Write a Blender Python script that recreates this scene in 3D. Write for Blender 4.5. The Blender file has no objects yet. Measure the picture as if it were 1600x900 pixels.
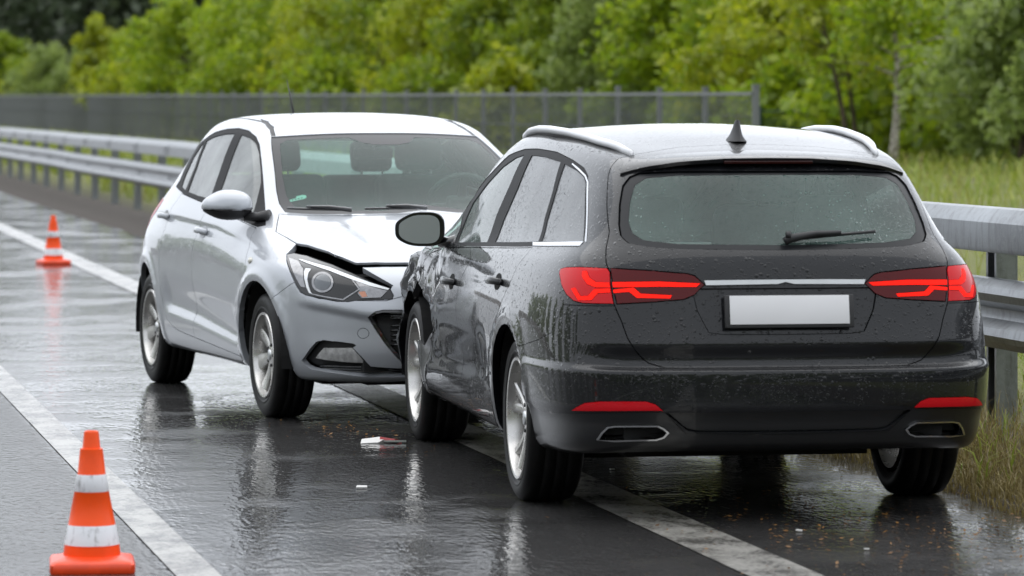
import bpy, bmesh, math, random
import numpy as np
from mathutils import Vector, Matrix, Euler
from mathutils.geometry import delaunay_2d_cdt

sc = bpy.context.scene
col = sc.collection
R_ = math.radians

# ---------------------------------------------------------------- camera
cam_d = bpy.data.cameras.new("camera"); cam = bpy.data.objects.new("camera", cam_d); col.objects.link(cam)
CAM_H = 1.53
cam.location = (0, 0, CAM_H)
cam.rotation_euler = (math.pi / 2 - math.atan2(285, 6200), 0, 0)
cam_d.sensor_width = 36; cam_d.lens = 36 * 6200 / 1600
cam_d.clip_start = .1; cam_d.clip_end = 3000
cam_d.dof.use_dof = True; cam_d.dof.focus_distance = 16.9; cam_d.dof.aperture_fstop = 4.3
cam_d.dof.aperture_blades = 9
sc.camera = cam

# ---------------------------------------------------------------- overcast sky
w = bpy.data.worlds.new("World"); sc.world = w; w.use_nodes = True
nt = w.node_tree; nt.nodes.clear()
sky = nt.nodes.new("ShaderNodeTexSky"); sky.sky_type = 'NISHITA'; sky.sun_disc = False
SUN_EL, SUN_ROT = 78, 12
sky.sun_elevation = R_(SUN_EL); sky.sun_rotation = R_(SUN_ROT)
sky.air_density = 1.0; sky.dust_density = 4.0; sky.ozone_density = 1.0
hs = nt.nodes.new("ShaderNodeHueSaturation"); hs.inputs['Saturation'].default_value = .30     # a closed cloud cover
bg = nt.nodes.new("ShaderNodeBackground"); bg.inputs['Strength'].default_value = .15
wo = nt.nodes.new("ShaderNodeOutputWorld")
# the cloud deck: an even grey over the Nishita sky, brighter overhead and ahead (where the sun is behind the cloud) than behind the camera
tc = nt.nodes.new("ShaderNodeTexCoord"); sx = nt.nodes.new("ShaderNodeSeparateXYZ"); nt.links.new(tc.outputs['Generated'], sx.inputs[0])
def wmath(op, a, b):
    nd = nt.nodes.new("ShaderNodeMath"); nd.operation = op
    for i, v in enumerate((a, b)):
        if isinstance(v, bpy.types.NodeSocket): nt.links.new(v, nd.inputs[i])
        else: nd.inputs[i].default_value = v
    return nd.outputs[0]
lum = wmath('MULTIPLY', wmath('ADD', wmath('MULTIPLY', sx.outputs[1], .12), .80), wmath('ADD', wmath('MULTIPLY', sx.outputs[2], .02), .94))
cl = nt.nodes.new("ShaderNodeMix"); cl.data_type = 'RGBA'; cl.inputs[0].default_value = .95; cl.inputs[7].default_value = (3.32, 3.5, 3.78, 1)
nt.links.new(sky.outputs[0], hs.inputs['Color']); nt.links.new(hs.outputs[0], cl.inputs[6])
ml = nt.nodes.new("ShaderNodeVectorMath"); ml.operation = 'SCALE'; nt.links.new(cl.outputs[2], ml.inputs[0]); nt.links.new(lum, ml.inputs['Scale'])
nt.links.new(ml.outputs[0], bg.inputs[0]); nt.links.new(bg.outputs[0], wo.inputs[0])
sun_d = bpy.data.lights.new("sun", 'SUN'); sun_d.energy = .55; sun_d.angle = R_(100); sun_d.color = (1, .97, .93)
sun = bpy.data.objects.new("sun", sun_d); col.objects.link(sun)
sun.rotation_euler = (R_(90 - SUN_EL), 0, R_(180 - SUN_ROT))
sc.view_settings.view_transform = 'Standard'; sc.view_settings.look = 'None'
sc.view_settings.exposure = 1.68; sc.view_settings.gamma = 1.0; sc.view_settings.use_curve_mapping = False
sc.cycles.use_denoising = True
sc.cycles.max_bounces = 8; sc.cycles.transparent_max_bounces = 16; sc.cycles.glossy_bounces = 4
sc.cycles.sample_clamp_indirect = 6; sc.cycles.caustics_reflective = False; sc.cycles.caustics_refractive = False

# ---------------------------------------------------------------- node helpers
class NT:
    def __init__(s, name):
        s.m = bpy.data.materials.new(name); s.m.use_nodes = True; s.t = s.m.node_tree; s.t.nodes.clear()
        s.out = s.t.nodes.new("ShaderNodeOutputMaterial")
    def n(s, typ, **kw):
        nd = s.t.nodes.new("ShaderNode" + typ)
        for k, v in kw.items():
            if k in ('op', 'operation'): nd.operation = v
            elif hasattr(nd, k) and k not in ('Color',): setattr(nd, k, v)
        return nd
    def l(s, a, b): s.t.links.new(a, b)
    def set(s, nd, **kw):
        for k, v in kw.items():
            i = nd.inputs[k.replace('_', ' ')]
            if hasattr(v, 'is_linked') or isinstance(v, bpy.types.NodeSocket): s.l(v, i)
            else: i.default_value = v
        return nd
    def coord(s, scale=(1, 1, 1), kind='Object'):
        tc = s.n("TexCoord"); mp = s.n("Mapping"); mp.inputs['Scale'].default_value = scale
        s.l(tc.outputs[kind], mp.inputs[0]); return mp.outputs[0]
    def noise(s, vec, scale, detail=4, rough=.55, out=0):
        nd = s.n("TexNoise"); s.l(vec, nd.inputs['Vector']); s.set(nd, Scale=scale, Detail=detail, Roughness=rough); return nd.outputs[out]
    def voro(s, vec, scale, feature='F1', out='Distance', rnd=1.0):
        nd = s.n("TexVoronoi"); nd.feature = feature; s.l(vec, nd.inputs['Vector']); s.set(nd, Scale=scale, Randomness=rnd); return nd.outputs[out]
    def ramp(s, fac, stops):
        nd = s.n("ValToRGB"); e = nd.color_ramp.elements
        while len(e) < len(stops): e.new(.5)
        for k, (p, c) in zip(e, stops):
            k.position = p; k.color = (c, c, c, 1) if isinstance(c, (int, float)) else (*c, 1)
        s.l(fac, nd.inputs[0]); return nd.outputs[0]
    def math(s, op, a, b=0.0, clamp=False):
        nd = s.n("Math"); nd.operation = op; nd.use_clamp = clamp
        for i, v in enumerate((a, b)):
            if isinstance(v, bpy.types.NodeSocket): s.l(v, nd.inputs[i])
            else: nd.inputs[i].default_value = v
        return nd.outputs[0]
    def mix(s, fac, a, b):
        nd = s.n("Mix"); nd.data_type = 'RGBA'
        for i, v in ((0, fac), (6, a), (7, b)):
            if isinstance(v, bpy.types.NodeSocket): s.l(v, nd.inputs[i])
            else: nd.inputs[i].default_value = v if i == 0 else (*v, 1)
        return nd.outputs[2]
    def bump(s, h, strength=1, dist=.001, normal=None):
        nd = s.n("Bump"); s.l(h, nd.inputs['Height']); s.set(nd, Strength=strength, Distance=dist)
        if normal is not None: s.l(normal, nd.inputs['Normal'])
        return nd.outputs[0]
    def pbr(s, **kw):
        p = s.n("BsdfPrincipled")
        for k, v in kw.items():
            i = p.inputs[k.replace('_', ' ')]
            if isinstance(v, bpy.types.NodeSocket): s.l(v, i)
            elif isinstance(v, tuple) and len(v) == 3: i.default_value = (*v, 1)
            else: i.default_value = v
        s.l(p.outputs[0], s.out.inputs[0]); return p

def simple(name, c, rough=.5, metal=0., coat=0., noise=.0, nscale=20., **kw):
    t = NT(name)
    if noise:
        v = t.coord(); f = t.noise(v, nscale)
        c2 = t.mix(f, tuple(x * (1 - noise) for x in c), tuple(min(1, x * (1 + noise)) for x in c))
        rr = t.math('ADD', t.math('MULTIPLY', t.noise(v, nscale * 2.3), noise * .3), rough - noise * .15)
        t.pbr(Base_Color=c2, Roughness=rr, Metallic=metal, Coat_Weight=coat, **kw)
    else:
        t.pbr(Base_Color=c, Roughness=rough, Metallic=metal, Coat_Weight=coat, **kw)
    return t.m

# ---------------------------------------------------------------- object helpers
def tag(o, label=None, cat=None, group=None, kind=None):
    if label: o['label'] = label
    if cat: o['category'] = cat
    if group: o['group'] = group
    if kind: o['kind'] = kind
    return o

def empty(name, loc=(0, 0, 0), rz=0):
    o = bpy.data.objects.new(name, None); col.objects.link(o); o.location = loc; o.rotation_euler = (0, 0, rz)
    o.empty_display_size = .2
    return o

def mesh_obj(name, verts, faces, mat, parent=None, smooth=False, normals=None):
    me = bpy.data.meshes.new(name)
    me.from_pydata([tuple(map(float, p)) for p in verts], [], [tuple(int(i) for i in f) for f in faces]); me.update()
    o = bpy.data.objects.new(name, me); col.objects.link(o)
    for m in (mat if isinstance(mat, (list, tuple)) else [mat]): me.materials.append(m)
    if smooth or normals is not None:
        me.polygons.foreach_set('use_smooth', [True] * len(me.polygons))
    if normals is not None: me.normals_split_custom_set_from_vertices([tuple(map(float, n)) for n in normals])
    if parent is not None: o.parent = parent
    return o

class MB:
    """collects boxes, tubes, lathes ... into ONE mesh"""
    def __init__(s): s.v = []; s.f = []; s.sm = []
    def add(s, vs, fs, smooth=False):
        b = len(s.v); s.v += [tuple(p) for p in vs]; s.f += [tuple(i + b for i in f) for f in fs]; s.sm += [smooth] * len(fs)
    def box(s, c, d, M=None, bev=0.0):
        x, y, z = (k / 2 for k in d)
        if bev:
            bm = bmesh.new(); bmesh.ops.create_cube(bm, size=1)
            for vv in bm.verts: vv.co = Vector((vv.co.x * d[0], vv.co.y * d[1], vv.co.z * d[2]))
            bmesh.ops.bevel(bm, geom=bm.edges[:], offset=bev, segments=3, affect='EDGES', profile=.5)
            bm.verts.index_update()
            vs = [vv.co.copy() for vv in bm.verts]; fs = [[q.index for q in f.verts] for f in bm.faces]; bm.free()
        else:
            vs = [Vector((a, b_, c_)) for a in (-x, x) for b_ in (-y, y) for c_ in (-z, z)]
            fs = [(0, 1, 3, 2), (4, 6, 7, 5), (0, 4, 5, 1), (2, 3, 7, 6), (0, 2, 6, 4), (1, 5, 7, 3)]
        vs = [(M @ p if M else p) + Vector(c) for p in vs]
        s.add(vs, fs, bool(bev))
    def tube(s, pts, rad, seg=10, cap=True, flat=1.0):
        pts = [Vector(p) for p in pts]; n = len(pts); rads = rad if isinstance(rad, (list, tuple)) else [rad] * n
        vs = []; fs = []
        up0 = Vector((0, 0, 1))
        for i, p in enumerate(pts):
            d = (pts[min(i + 1, n - 1)] - pts[max(i - 1, 0)]).normalized()
            a = d.cross(up0)
            if a.length < 1e-3: a = d.cross(Vector((1, 0, 0)))
            a.normalize(); b = a.cross(d).normalized()
            for k in range(seg):
                th = 2 * math.pi * k / seg
                vs.append(p + a * math.cos(th) * rads[i] + b * math.sin(th) * rads[i] * flat)
        for i in range(n - 1):
            for k in range(seg):
                k2 = (k + 1) % seg
                fs.append((i * seg + k, i * seg + k2, (i + 1) * seg + k2, (i + 1) * seg + k))
        if cap: fs.append(tuple(range(seg))[::-1]); fs.append(tuple((n - 1) * seg + k for k in range(seg)))
        s.add(vs, fs, True)
    def lathe(s, prof, seg=48, axis='Z', c=(0, 0, 0), closed=False):
        vs = []; fs = []; n = len(prof)
        for k in range(seg):
            th = 2 * math.pi * k / seg
            for r, h in prof:
                x, y = r * math.cos(th), r * math.sin(th)
                p = (x, y, h) if axis == 'Z' else (x, h, y)
                vs.append((p[0] + c[0], p[1] + c[1], p[2] + c[2]))
        for k in range(seg):
            k2 = (k + 1) % seg
            for i in range(n if closed else n - 1):
                j = (i + 1) % n
                q = (k * n + i, k2 * n + i, k2 * n + j, k * n + j)
                fs.append(q if axis == 'Z' else q[::-1])
        s.add(vs, fs, True)
    def prism(s, poly, a, b):
        """poly: list of 3D points, extruded by vector b-a"""
        d = Vector(b) - Vector(a); n = len(poly)
        vs = [Vector(p) for p in poly] + [Vector(p) + d for p in poly]
        fs = [tuple(range(n))[::-1], tuple(range(n, 2 * n))] + [(i, (i + 1) % n, (i + 1) % n + n, i + n) for i in range(n)]
        s.add(vs, fs)
    def build(s, name, mat, parent=None, autosmooth=None):
        me = bpy.data.meshes.new(name); me.from_pydata([tuple(map(float, p)) for p in s.v], [], s.f); me.update()
        me.polygons.foreach_set('use_smooth', s.sm)
        if autosmooth:
            me.polygons.foreach_set('use_smooth', [True] * len(me.polygons)); me.set_sharp_from_angle(angle=R_(autosmooth))
        o = bpy.data.objects.new(name, me); col.objects.link(o); me.materials.append(mat)
        if parent is not None: o.parent = parent
        return o
# ---------------------------------------------------------------- materials
def road_material():
    t = NT("wet_asphalt"); v = t.coord()
    grain = t.noise(v, 180, 3, .7); stone = t.voro(t.coord((1, .4, 1)), 48)
    big = t.noise(v, .9, 4, .6); mid = t.noise(v, 2.2, 4, .6)
    base = t.mix(t.ramp(grain, [(.3, 0), (.7, 1)]), (.012, .012, .013), (.055, .054, .053))
    base = t.mix(t.math('MULTIPLY', mid, .6), base, (.018, .0165, .015))
    base = t.mix(t.ramp(stone, [(.10, .55), (.28, 0)]), base, (.10, .097, .09))
    wet = t.ramp(t.math('ADD', t.math('MULTIPLY', big, .65), t.math('MULTIPLY', mid, .35)), [(.42, 0.0), (.52, 1.0)])
    # the rough, better drained wheel path left of the lane line
    sx = t.n("SeparateXYZ"); t.l(v, sx.inputs[0])
    lane = t.ramp(t.math('ADD', t.math('MULTIPLY', sx.outputs[0], .25), t.math('ADD', .488, t.math('MULTIPLY', t.noise(v, 6, 4, .65), .024))), [(.846, 1.0), (.864, 0.0)])
    wet = t.math('MULTIPLY', wet, t.math('SUBTRACT', 1.0, t.math('MULTIPLY', lane, .75)))
    rip = t.noise(t.coord((1, .30, 1)), 40, 2, .5); rip2 = t.noise(t.coord((1, .5, 1)), 5, 2, .5)
    h1 = t.math('ADD', t.math('MULTIPLY', stone, .5), t.math('MULTIPLY', grain, .6))
    h2 = t.math('ADD', t.math('MULTIPLY', stone, .55), t.math('MULTIPLY', t.noise(t.coord((1, .45, 1)), 34, 2, .5), 1.1))
    b_dry = t.bump(h1, .9, .0035)
    hw = t.math('ADD', t.math('MULTIPLY', rip, .45), t.math('ADD', t.math('MULTIPLY', rip2, .4), t.math('MULTIPLY', h2, t.math('ADD', t.math('MULTIPLY', lane, .35), t.math('SUBTRACT', .62, t.math('MULTIPLY', wet, .42))))))
    b_wet = t.bump(hw, 1.0, .0042)
    rough = t.math('SUBTRACT', .20, t.math('MULTIPLY', wet, .165))
    t.pbr(Base_Color=base, Roughness=.75, Specular_IOR_Level=.2, Normal=b_dry, Coat_Weight=t.math('SUBTRACT', 1.0, t.math('MULTIPLY', lane, .35)), Coat_IOR=1.34, Coat_Roughness=rough, Coat_Normal=b_wet)
    return t.m

def line_material():
    t = NT("road_paint"); v = t.coord()
    n1 = t.noise(v, 60, 5, .7); n2 = t.noise(t.coord((1, .6, 1)), 4.5, 5, .7)
    wear = t.ramp(t.math('ADD', t.math('MULTIPLY', n1, .40), t.math('MULTIPLY', n2, .60)), [(.43, 0), (.56, 1)])
    c = t.mix(wear, (.05, .047, .042), (.36, .35, .32))
    b = t.bump(t.noise(v, 75, 4, .7), .8, .003)
    t.pbr(Base_Color=c, Roughness=.55, Normal=b, Coat_Weight=1.0, Coat_IOR=1.33, Coat_Roughness=.22, Coat_Normal=b)
    return t.m

def drops(t, v, scale=140., cover=.5):
    """beads of rain as a height: each voronoi cell carries a drop of its own size, some carry none"""
    nd = t.n("TexVoronoi"); t.l(v, nd.inputs['Vector']); t.set(nd, Scale=scale, Randomness=.95)
    sep = t.n("SeparateColor"); t.l(nd.outputs['Color'], sep.inputs[0])
    size = t.math('MULTIPLY', t.math('SUBTRACT', sep.outputs[0], 1 - cover, True), .5 / cover)
    d = t.math('SUBTRACT', size, nd.outputs['Distance'], True)
    return t.math('POWER', t.math('MULTIPLY', d, 3.0), .5)

def paint_material(name, c, metal, rough, rain, flake=0.0):
    t = NT(name); v = t.coord()
    warp = t.n("VectorMath"); warp.operation = 'ADD'
    nz = t.n("TexNoise"); t.l(v, nz.inputs['Vector']); t.set(nz, Scale=55, Detail=2)
    sc_ = t.n("VectorMath"); sc_.operation = 'SCALE'; t.l(nz.outputs['Color'], sc_.inputs[0]); sc_.inputs['Scale'].default_value = .012
    t.l(v, warp.inputs[0]); t.l(sc_.outputs[0], warp.inputs[1])
    big = drops(t, warp.outputs[0], 62., .5); small = drops(t, v, 150., .55)
    # rain lies on what faces up, and runs off what hangs over
    geo = t.n("NewGeometry"); sp = t.n("SeparateXYZ"); t.l(geo.outputs['True Normal'], sp.inputs[0])
    up = t.ramp(t.math('ADD', t.math('MULTIPLY', sp.outputs[2], .5), .5), [(.40, .06), (.60, 1.0)])
    patch = t.ramp(t.noise(v, 3.0, 3), [(.35, .35), (.6, 1)])
    h = t.math('MULTIPLY', t.math('ADD', big, t.math('MULTIPLY', small, .6)), t.math('MULTIPLY', up, patch))
    film = t.noise(v, 9, 3, .6)
    nrm = t.bump(h, rain, .0034)
    nrm2 = t.bump(film, .05, .004, nrm)
    cc = c
    if flake:
        cc = t.mix(t.noise(v, 900, 1), tuple(x * (1 - flake) for x in c), tuple(min(1, x * (1 + flake)) for x in c))
    dirt = t.ramp(t.noise(v, 6, 5, .65), [(.5, 0), (.85, .06)])
    cc = t.mix(dirt, cc, (.10, .095, .085)) if not flake else cc
    t.pbr(Base_Color=cc, Metallic=metal, Roughness=rough, Specular_IOR_Level=.15, Coat_Weight=1.0, Coat_Roughness=.035, Coat_IOR=1.42, Coat_Normal=nrm2)
    return t.m

def glass_material(name, tint, fog, fogc, rain, density=.5, ior=1.5):  # fog is a mist film; side panes also use it as painted sky reflection
    t = NT(name); v = t.coord()
    warp = t.n("VectorMath"); warp.operation = 'ADD'
    nz = t.n("TexNoise"); t.l(v, nz.inputs['Vector']); t.set(nz, Scale=60, Detail=2)
    sc_ = t.n("VectorMath"); sc_.operation = 'SCALE'; t.l(nz.outputs['Color'], sc_.inputs[0]); sc_.inputs['Scale'].default_value = .016
    t.l(v, warp.inputs[0]); t.l(sc_.outputs[0], warp.inputs[1])
    h = t.math('ADD', drops(t, warp.outputs[0], 90., density), t.math('MULTIPLY', drops(t, v, 200., density), .6))
    nrm = t.bump(h, rain, .0018)
    tr = t.n("BsdfTransparent"); tr.inputs[0].default_value = (*tint, 1)
    df = t.n("BsdfDiffuse"); df.inputs[0].default_value = (*fogc, 1); t.l(nrm, df.inputs['Normal'])
    tl = t.n("BsdfTranslucent"); tl.inputs[0].default_value = (*fogc, 1); t.l(nrm, tl.inputs['Normal'])
    mx0 = t.n("MixShader"); mx0.inputs[0].default_value = .5; t.l(df.outputs[0], mx0.inputs[1]); t.l(tl.outputs[0], mx0.inputs[2])
    ff = t.math('ADD', t.math('MULTIPLY', t.ramp(t.noise(v, 2.6, 4), [(.3, .4), (.7, 1.0)]), fog), t.math('MULTIPLY', h, rain * .22), True)
    mx = t.n("MixShader"); t.l(ff, mx.inputs[0]); t.l(tr.outputs[0], mx.inputs[1]); t.l(mx0.outputs[0], mx.inputs[2])
    gl = t.n("BsdfGlossy"); gl.inputs['Roughness'].default_value = .03; t.l(nrm, gl.inputs['Normal'])
    fr = t.n("Fresnel"); fr.inputs[0].default_value = ior; t.l(nrm, fr.inputs['Normal'])
    m2 = t.n("MixShader"); t.l(fr.outputs[0], m2.inputs[0]); t.l(mx.outputs[0], m2.inputs[1]); t.l(gl.outputs[0], m2.inputs[2])
    t.l(m2.outputs[0], t.out.inputs[0]); return t.m

def lens_material(name, c, rough=.06):
    t = NT(name); v = t.coord()
    h = drops(t, v, 160., .4)
    t.pbr(Base_Color=c, Roughness=.4, Specular_IOR_Level=0.0, Coat_Weight=.8, Coat_IOR=1.4, Coat_Roughness=rough, Coat_Normal=t.bump(h, .25, .001)); return t.m

def lamp_on(name, c, strength):
    t = NT(name); t.pbr(Base_Color=tuple(x * .5 for x in c), Roughness=.5, Specular_IOR_Level=.1, Emission_Color=c, Emission_Strength=strength); return t.m

def galv_material():
    t = NT("galvanised_steel"); v = t.coord()
    sp = t.n("TexVoronoi"); t.l(v, sp.inputs['Vector']); t.set(sp, Scale=45); sep = t.n("SeparateColor"); t.l(sp.outputs['Color'], sep.inputs[0])
    big = t.noise(v, 1.6, 5, .65)
    c = t.mix(t.ramp(big, [(.35, 0), (.7, 1)]), (.20, .21, .22), (.36, .38, .40))
    c = t.mix(t.math('MULTIPLY', sep.outputs[0], .35), c, (.36, .38, .40))
    stain = t.ramp(t.noise(t.coord((3, 3, .6)), 5, 5, .7), [(.50, 0), (.72, .7)])
    c = t.mix(stain, c, (.11, .11, .108))
    h = drops(t, v, 120., .35)
    t.pbr(Base_Color=c, Metallic=.75, Roughness=t.math('ADD', t.math('MULTIPLY', big, .25), .22), Normal=t.bump(h, .5, .0015)); return t.m

def leaf_material(name, a, b, trans=.55):
    t = NT(name)
    g = t.n("NewGeometry"); v = t.coord()
    c = t.mix(g.outputs['Random Per Island'], a, b)
    df = t.n("BsdfDiffuse"); t.l(c, df.inputs[0])
    tl = t.n("BsdfTranslucent"); t.l(c, tl.inputs[0])
    gl = t.n("BsdfGlossy"); gl.inputs['Roughness'].default_value = .35
    m = t.n("MixShader"); m.inputs[0].default_value = trans; t.l(df.outputs[0], m.inputs[1]); t.l(tl.outputs[0], m.inputs[2])
    m2 = t.n("MixShader"); m2.inputs[0].default_value = .04; t.l(m.outputs[0], m2.inputs[1]); t.l(gl.outputs[0], m2.inputs[2])
    t.l(m2.outputs[0], t.out.inputs[0]); return t.m

def ground_material():
    t = NT("meadow_soil"); v = t.coord()
    c = t.mix(t.ramp(t.noise(v, .35, 5), [(.35, 0), (.65, 1)]), (.085, .10, .02), (.14, .15, .03))
    c = t.mix(t.ramp(t.noise(v, 7, 5, .7), [(.5, 0), (.8, .7)]), c, (.10, .075, .04))
    sp = t.n('SeparateXYZ'); t.l(v, sp.inputs[0]); c = t.mix(t.ramp(t.math('ADD', t.math('MULTIPLY', sp.outputs[0], .1), t.math('MULTIPLY', t.noise(v, 1.5, 4), .06)), [(.60, 0), (.68, 1)]), (.045, .036, .028), c)
    t.pbr(Base_Color=c, Roughness=.9, Normal=t.bump(t.noise(v, 20, 4), .8, .03)); return t.m

def cone_material():
    t = NT("orange_cone_plastic"); v = t.coord()
    sp = t.n("SeparateXYZ"); t.l(v, sp.inputs[0]); z = sp.outputs[2]
    band = t.math('ADD', t.math('MULTIPLY', t.math('GREATER_THAN', z, .087), t.math('LESS_THAN', z, .152)),
                  t.math('MULTIPLY', t.math('GREATER_THAN', z, .262), t.math('LESS_THAN', z, .318)))
    scuff = t.ramp(t.noise(t.coord((1, 1, .35)), 38, 5, .7), [(.52, 0), (.68, .85)])
    white = t.mix(scuff, (.74, .75, .78), (.25, .24, .24))
    c = t.mix(band, t.mix(t.ramp(t.noise(v, 14, 4), [(.5, 0), (.85, .5)]), (.95, .085, .006), (.68, .062, .01)), white)
    h = drops(t, v, 170., .3)
    t.pbr(Base_Color=c, Roughness=.42, Specular_IOR_Level=.25, Coat_Weight=.12, Coat_Roughness=.15, Coat_Normal=t.bump(h, .5, .0012)); return t.m

def tyre_material():
    t = NT("tyre_rubber"); v = t.coord()
    d = t.noise(v, 12, 5, .7)
    c = t.mix(t.ramp(d, [(.4, 0), (.75, 1)]), (.004, .004, .0042), (.012, .0115, .011))
    t.pbr(Base_Color=c, Roughness=.5, Specular_IOR_Level=.25, Normal=t.bump(t.noise(v, 120, 3), .25, .001)); return t.m

def bark_material(name, a, b, s=(6, 6, 1.2)):
    t = NT(name); v = t.coord(s)
    c = t.mix(t.ramp(t.noise(v, 3, 5, .7), [(.42, 0), (.58, 1)]), a, b)
    t.pbr(Base_Color=c, Roughness=.9, Normal=t.bump(t.noise(v, 8, 4), .6, .02)); return t.m

M = dict(
    road=road_material(), line=line_material(), ground=ground_material(), galv=galv_material(),
    wagon=paint_material("anthracite_paint", (.006, .0065, .008), .0, .4, 1.0),
    silver=paint_material("silver_paint", (.45, .47, .50), .36, .36, .45, .10),
    glass_wagon=glass_material("rear_screen_glass", (.80, .97, .91), .30, (.36, .58, .51), .9, .6),
    glass_side=glass_material("rainy_skylit_side_glass", (.34, .40, .39), .80, (.60, .62, .64), .9, .6),  # pale film in the colour stands in for sky reflected at grazing view
    glass_clear=glass_material("wet_clear_glass", (.70, .84, .79), .55, (.64, .76, .72), .3, .3),
    glass_silver=glass_material("silver_car_screen", (.80, .97, .90), .24, (.14, .34, .28), .3, .4, 1.3),
    glass_silver_side=glass_material("misted_skylit_side_glass", (.72, .82, .79), .66, (.86, .91, .90), .4, .4),  # strong white film: mist plus sky reflection put into the colour
    black=simple("gloss_black_trim", (.008, .008, .009), .12, coat=1.0),
    black_matt=simple("black_plastic", (.018, .018, .019), .5, noise=.25, nscale=40),
    valance=simple("dark_lower_bumper", (.010, .0105, .0115), .3, coat=.5, noise=.3, nscale=12),
    dark=simple("dark_cavity", (.006, .006, .006), .9),
    chrome=simple("chrome", (.72, .73, .75), .12, 1.0),
    rail=simple("roof_rail_aluminium", (.74, .75, .77), .42, .15),
    satin=simple("satin_aluminium", (.62, .63, .64), .32, 1.0, noise=.12, nscale=14),
    alloy=simple("alloy_rim", (.62, .61, .59), .28, .8, noise=.2, nscale=20),
    disc=simple("brake_disc", (.22, .21, .20), .35, .9, noise=.3, nscale=30),
    tyre=tyre_material(),
    frit=simple("screen_black_border", (.016, .017, .019), .3, Specular_IOR_Level=.25),
    rubber=simple("rubber_seal", (.014, .014, .015), .55, noise=.2, nscale=30, Specular_IOR_Level=.12),
    lamp_red=lens_material("dark_red_lens", (.09, .002, .003)),
    lamp_red2=lens_material("bright_red_lens", (.60, .008, .012)),
    lamp_light=lamp_on("lit_tail_lamp", (1.0, .014, .007), .34),
    brake_lens=lens_material("dark_brake_lens", (.02, .001, .001)),
    reflector=lens_material("red_reflector", (.62, .008, .016)),
    plate=simple("blank_plate", (.74, .74, .75), .35, noise=.04, nscale=6),
    lamp_dark=simple("headlamp_bowl", (.007, .0075, .008), .2, .2, coat=.5),
    lamp_white=simple("headlamp_light_guide", (.86, .88, .90), .2, .0, coat=.5),
    lamp_grey=simple("headlamp_reflector", (.26, .26, .265), .16, .9, coat=.6, noise=.5, nscale=55),
    fog_lens=simple("fog_lamp_lens", (.55, .55, .54), .18, .55, coat=1.0, noise=.8, nscale=42),
    projector=simple("projector_lens", (.10, .11, .12), .04, .35, coat=1.0),
    amber=simple("amber_bulb", (.55, .22, .12), .3, coat=1.0),
    mirror=simple("painted_reflection_mirror", (.46, .50, .50), .22, .55, coat=.5),  # diffuse grey mixed in as the mirror's painted reflection
    seat=simple("seat_cloth", (.035, .038, .040), .85, noise=.3, nscale=60),
    trim=simple("interior_trim", (.030, .032, .033), .6, noise=.2, nscale=30),
    lining=simple("roof_lining", (.40, .42, .40), .9),
    cone=cone_material(),
    bark=bark_material("brown_bark", (.045, .032, .022), (.10, .075, .05)),
    birch=bark_material("birch_bark", (.62, .58, .50), (.10, .085, .07), (5, 5, 9)),
    leafA=leaf_material("fresh_leaves", (0.20, 0.32, 0.014), (0.36, 0.44, 0.022)),
    leafB=leaf_material("yellowing_leaves", (0.26, 0.34, 0.014), (0.41, 0.44, 0.022)),
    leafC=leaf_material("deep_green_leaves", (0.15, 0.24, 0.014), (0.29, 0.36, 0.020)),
    leafD=leaf_material("haze_tinted_forest_leaves", (0.052, 0.078, 0.040), (0.100, 0.128, 0.070), .3),  # distance haze put into the colour as greyer leaves
    leafE=leaf_material("grey_green_leaves", (0.188, 0.263, 0.056), (0.300, 0.375, 0.100)),
    grass=leaf_material("green_grass", (0.176, 0.257, 0.027), (0.338, 0.365, 0.061), .35),
    dry=leaf_material("dry_grass", (0.19, 0.145, 0.05), (0.32, 0.26, 0.10), .3),
    fence=simple("grey_fence_wire", (.16, .17, .175), .5, .4),
    fence_green=simple("green_fence_wire", (.012, .045, .030), .5, .1),
    white_bit=simple("white_plastic", (.75, .74, .72), .4),
    red_bit=simple("broken_red_plastic", (.5, .02, .02), .25, coat=1.0),
    litter=leaf_material("fallen_leaf_bits", (.10, .045, .015), (.28, .15, .05), .2),
    sticker=simple("mint_sticker", (.35, .72, .60), .6),
)
# ---------------------------------------------------------------- the place: road coordinates s (along) and u (across, to the right)
RD = Vector((-.1938, .9810, 0)); RR = Vector((.9810, .1938, 0)); ROT = math.atan2(.1938, .9810)
def rp(s, u, z=0.0): return RD * s + RR * u + Vector((0, 0, z))
rng = random.Random(7)

def bank(u):
    return float(np.interp(u, [-200, -40, -16, -13.5, 4.66, 4.8, 5.75, 7, 10, 14, 40, 400], [1.5, 1.0, .1, -.03, -.03, .012, .03, .10, .36, .52, 1.0, 2.0]))
us = [-300, -120, -60, -40, -28, -20, -16, -14.2, -13.5, -6, 0, 4.66, 4.7, 4.75, 4.8, 5.2, 5.75, 6.4, 7, 8, 9, 10, 12, 14, 20, 30, 45, 80, 200, 700]
ss = [-300, -120, -60, -30, -10] + [k * 4.0 for k in range(0, 60)] + [260, 300, 360, 450, 600, 900, 1500]
vs = []; fs = []
for s_ in ss:
    for u_ in us:
        z = bank(u_) + (rng.uniform(-.02, .02) if u_ > 5.9 or u_ < -16 else 0)
        vs.append((u_, s_, z))
n = len(us)
for i in range(len(ss) - 1):
    for j in range(n - 1): fs.append((i * n + j, i * n + j + 1, (i + 1) * n + j + 1, (i + 1) * n + j))
g = mesh_obj('ground', vs, fs, M['ground'], smooth=True); g.rotation_euler = (0, 0, ROT); tag(g, kind='structure')
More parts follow.
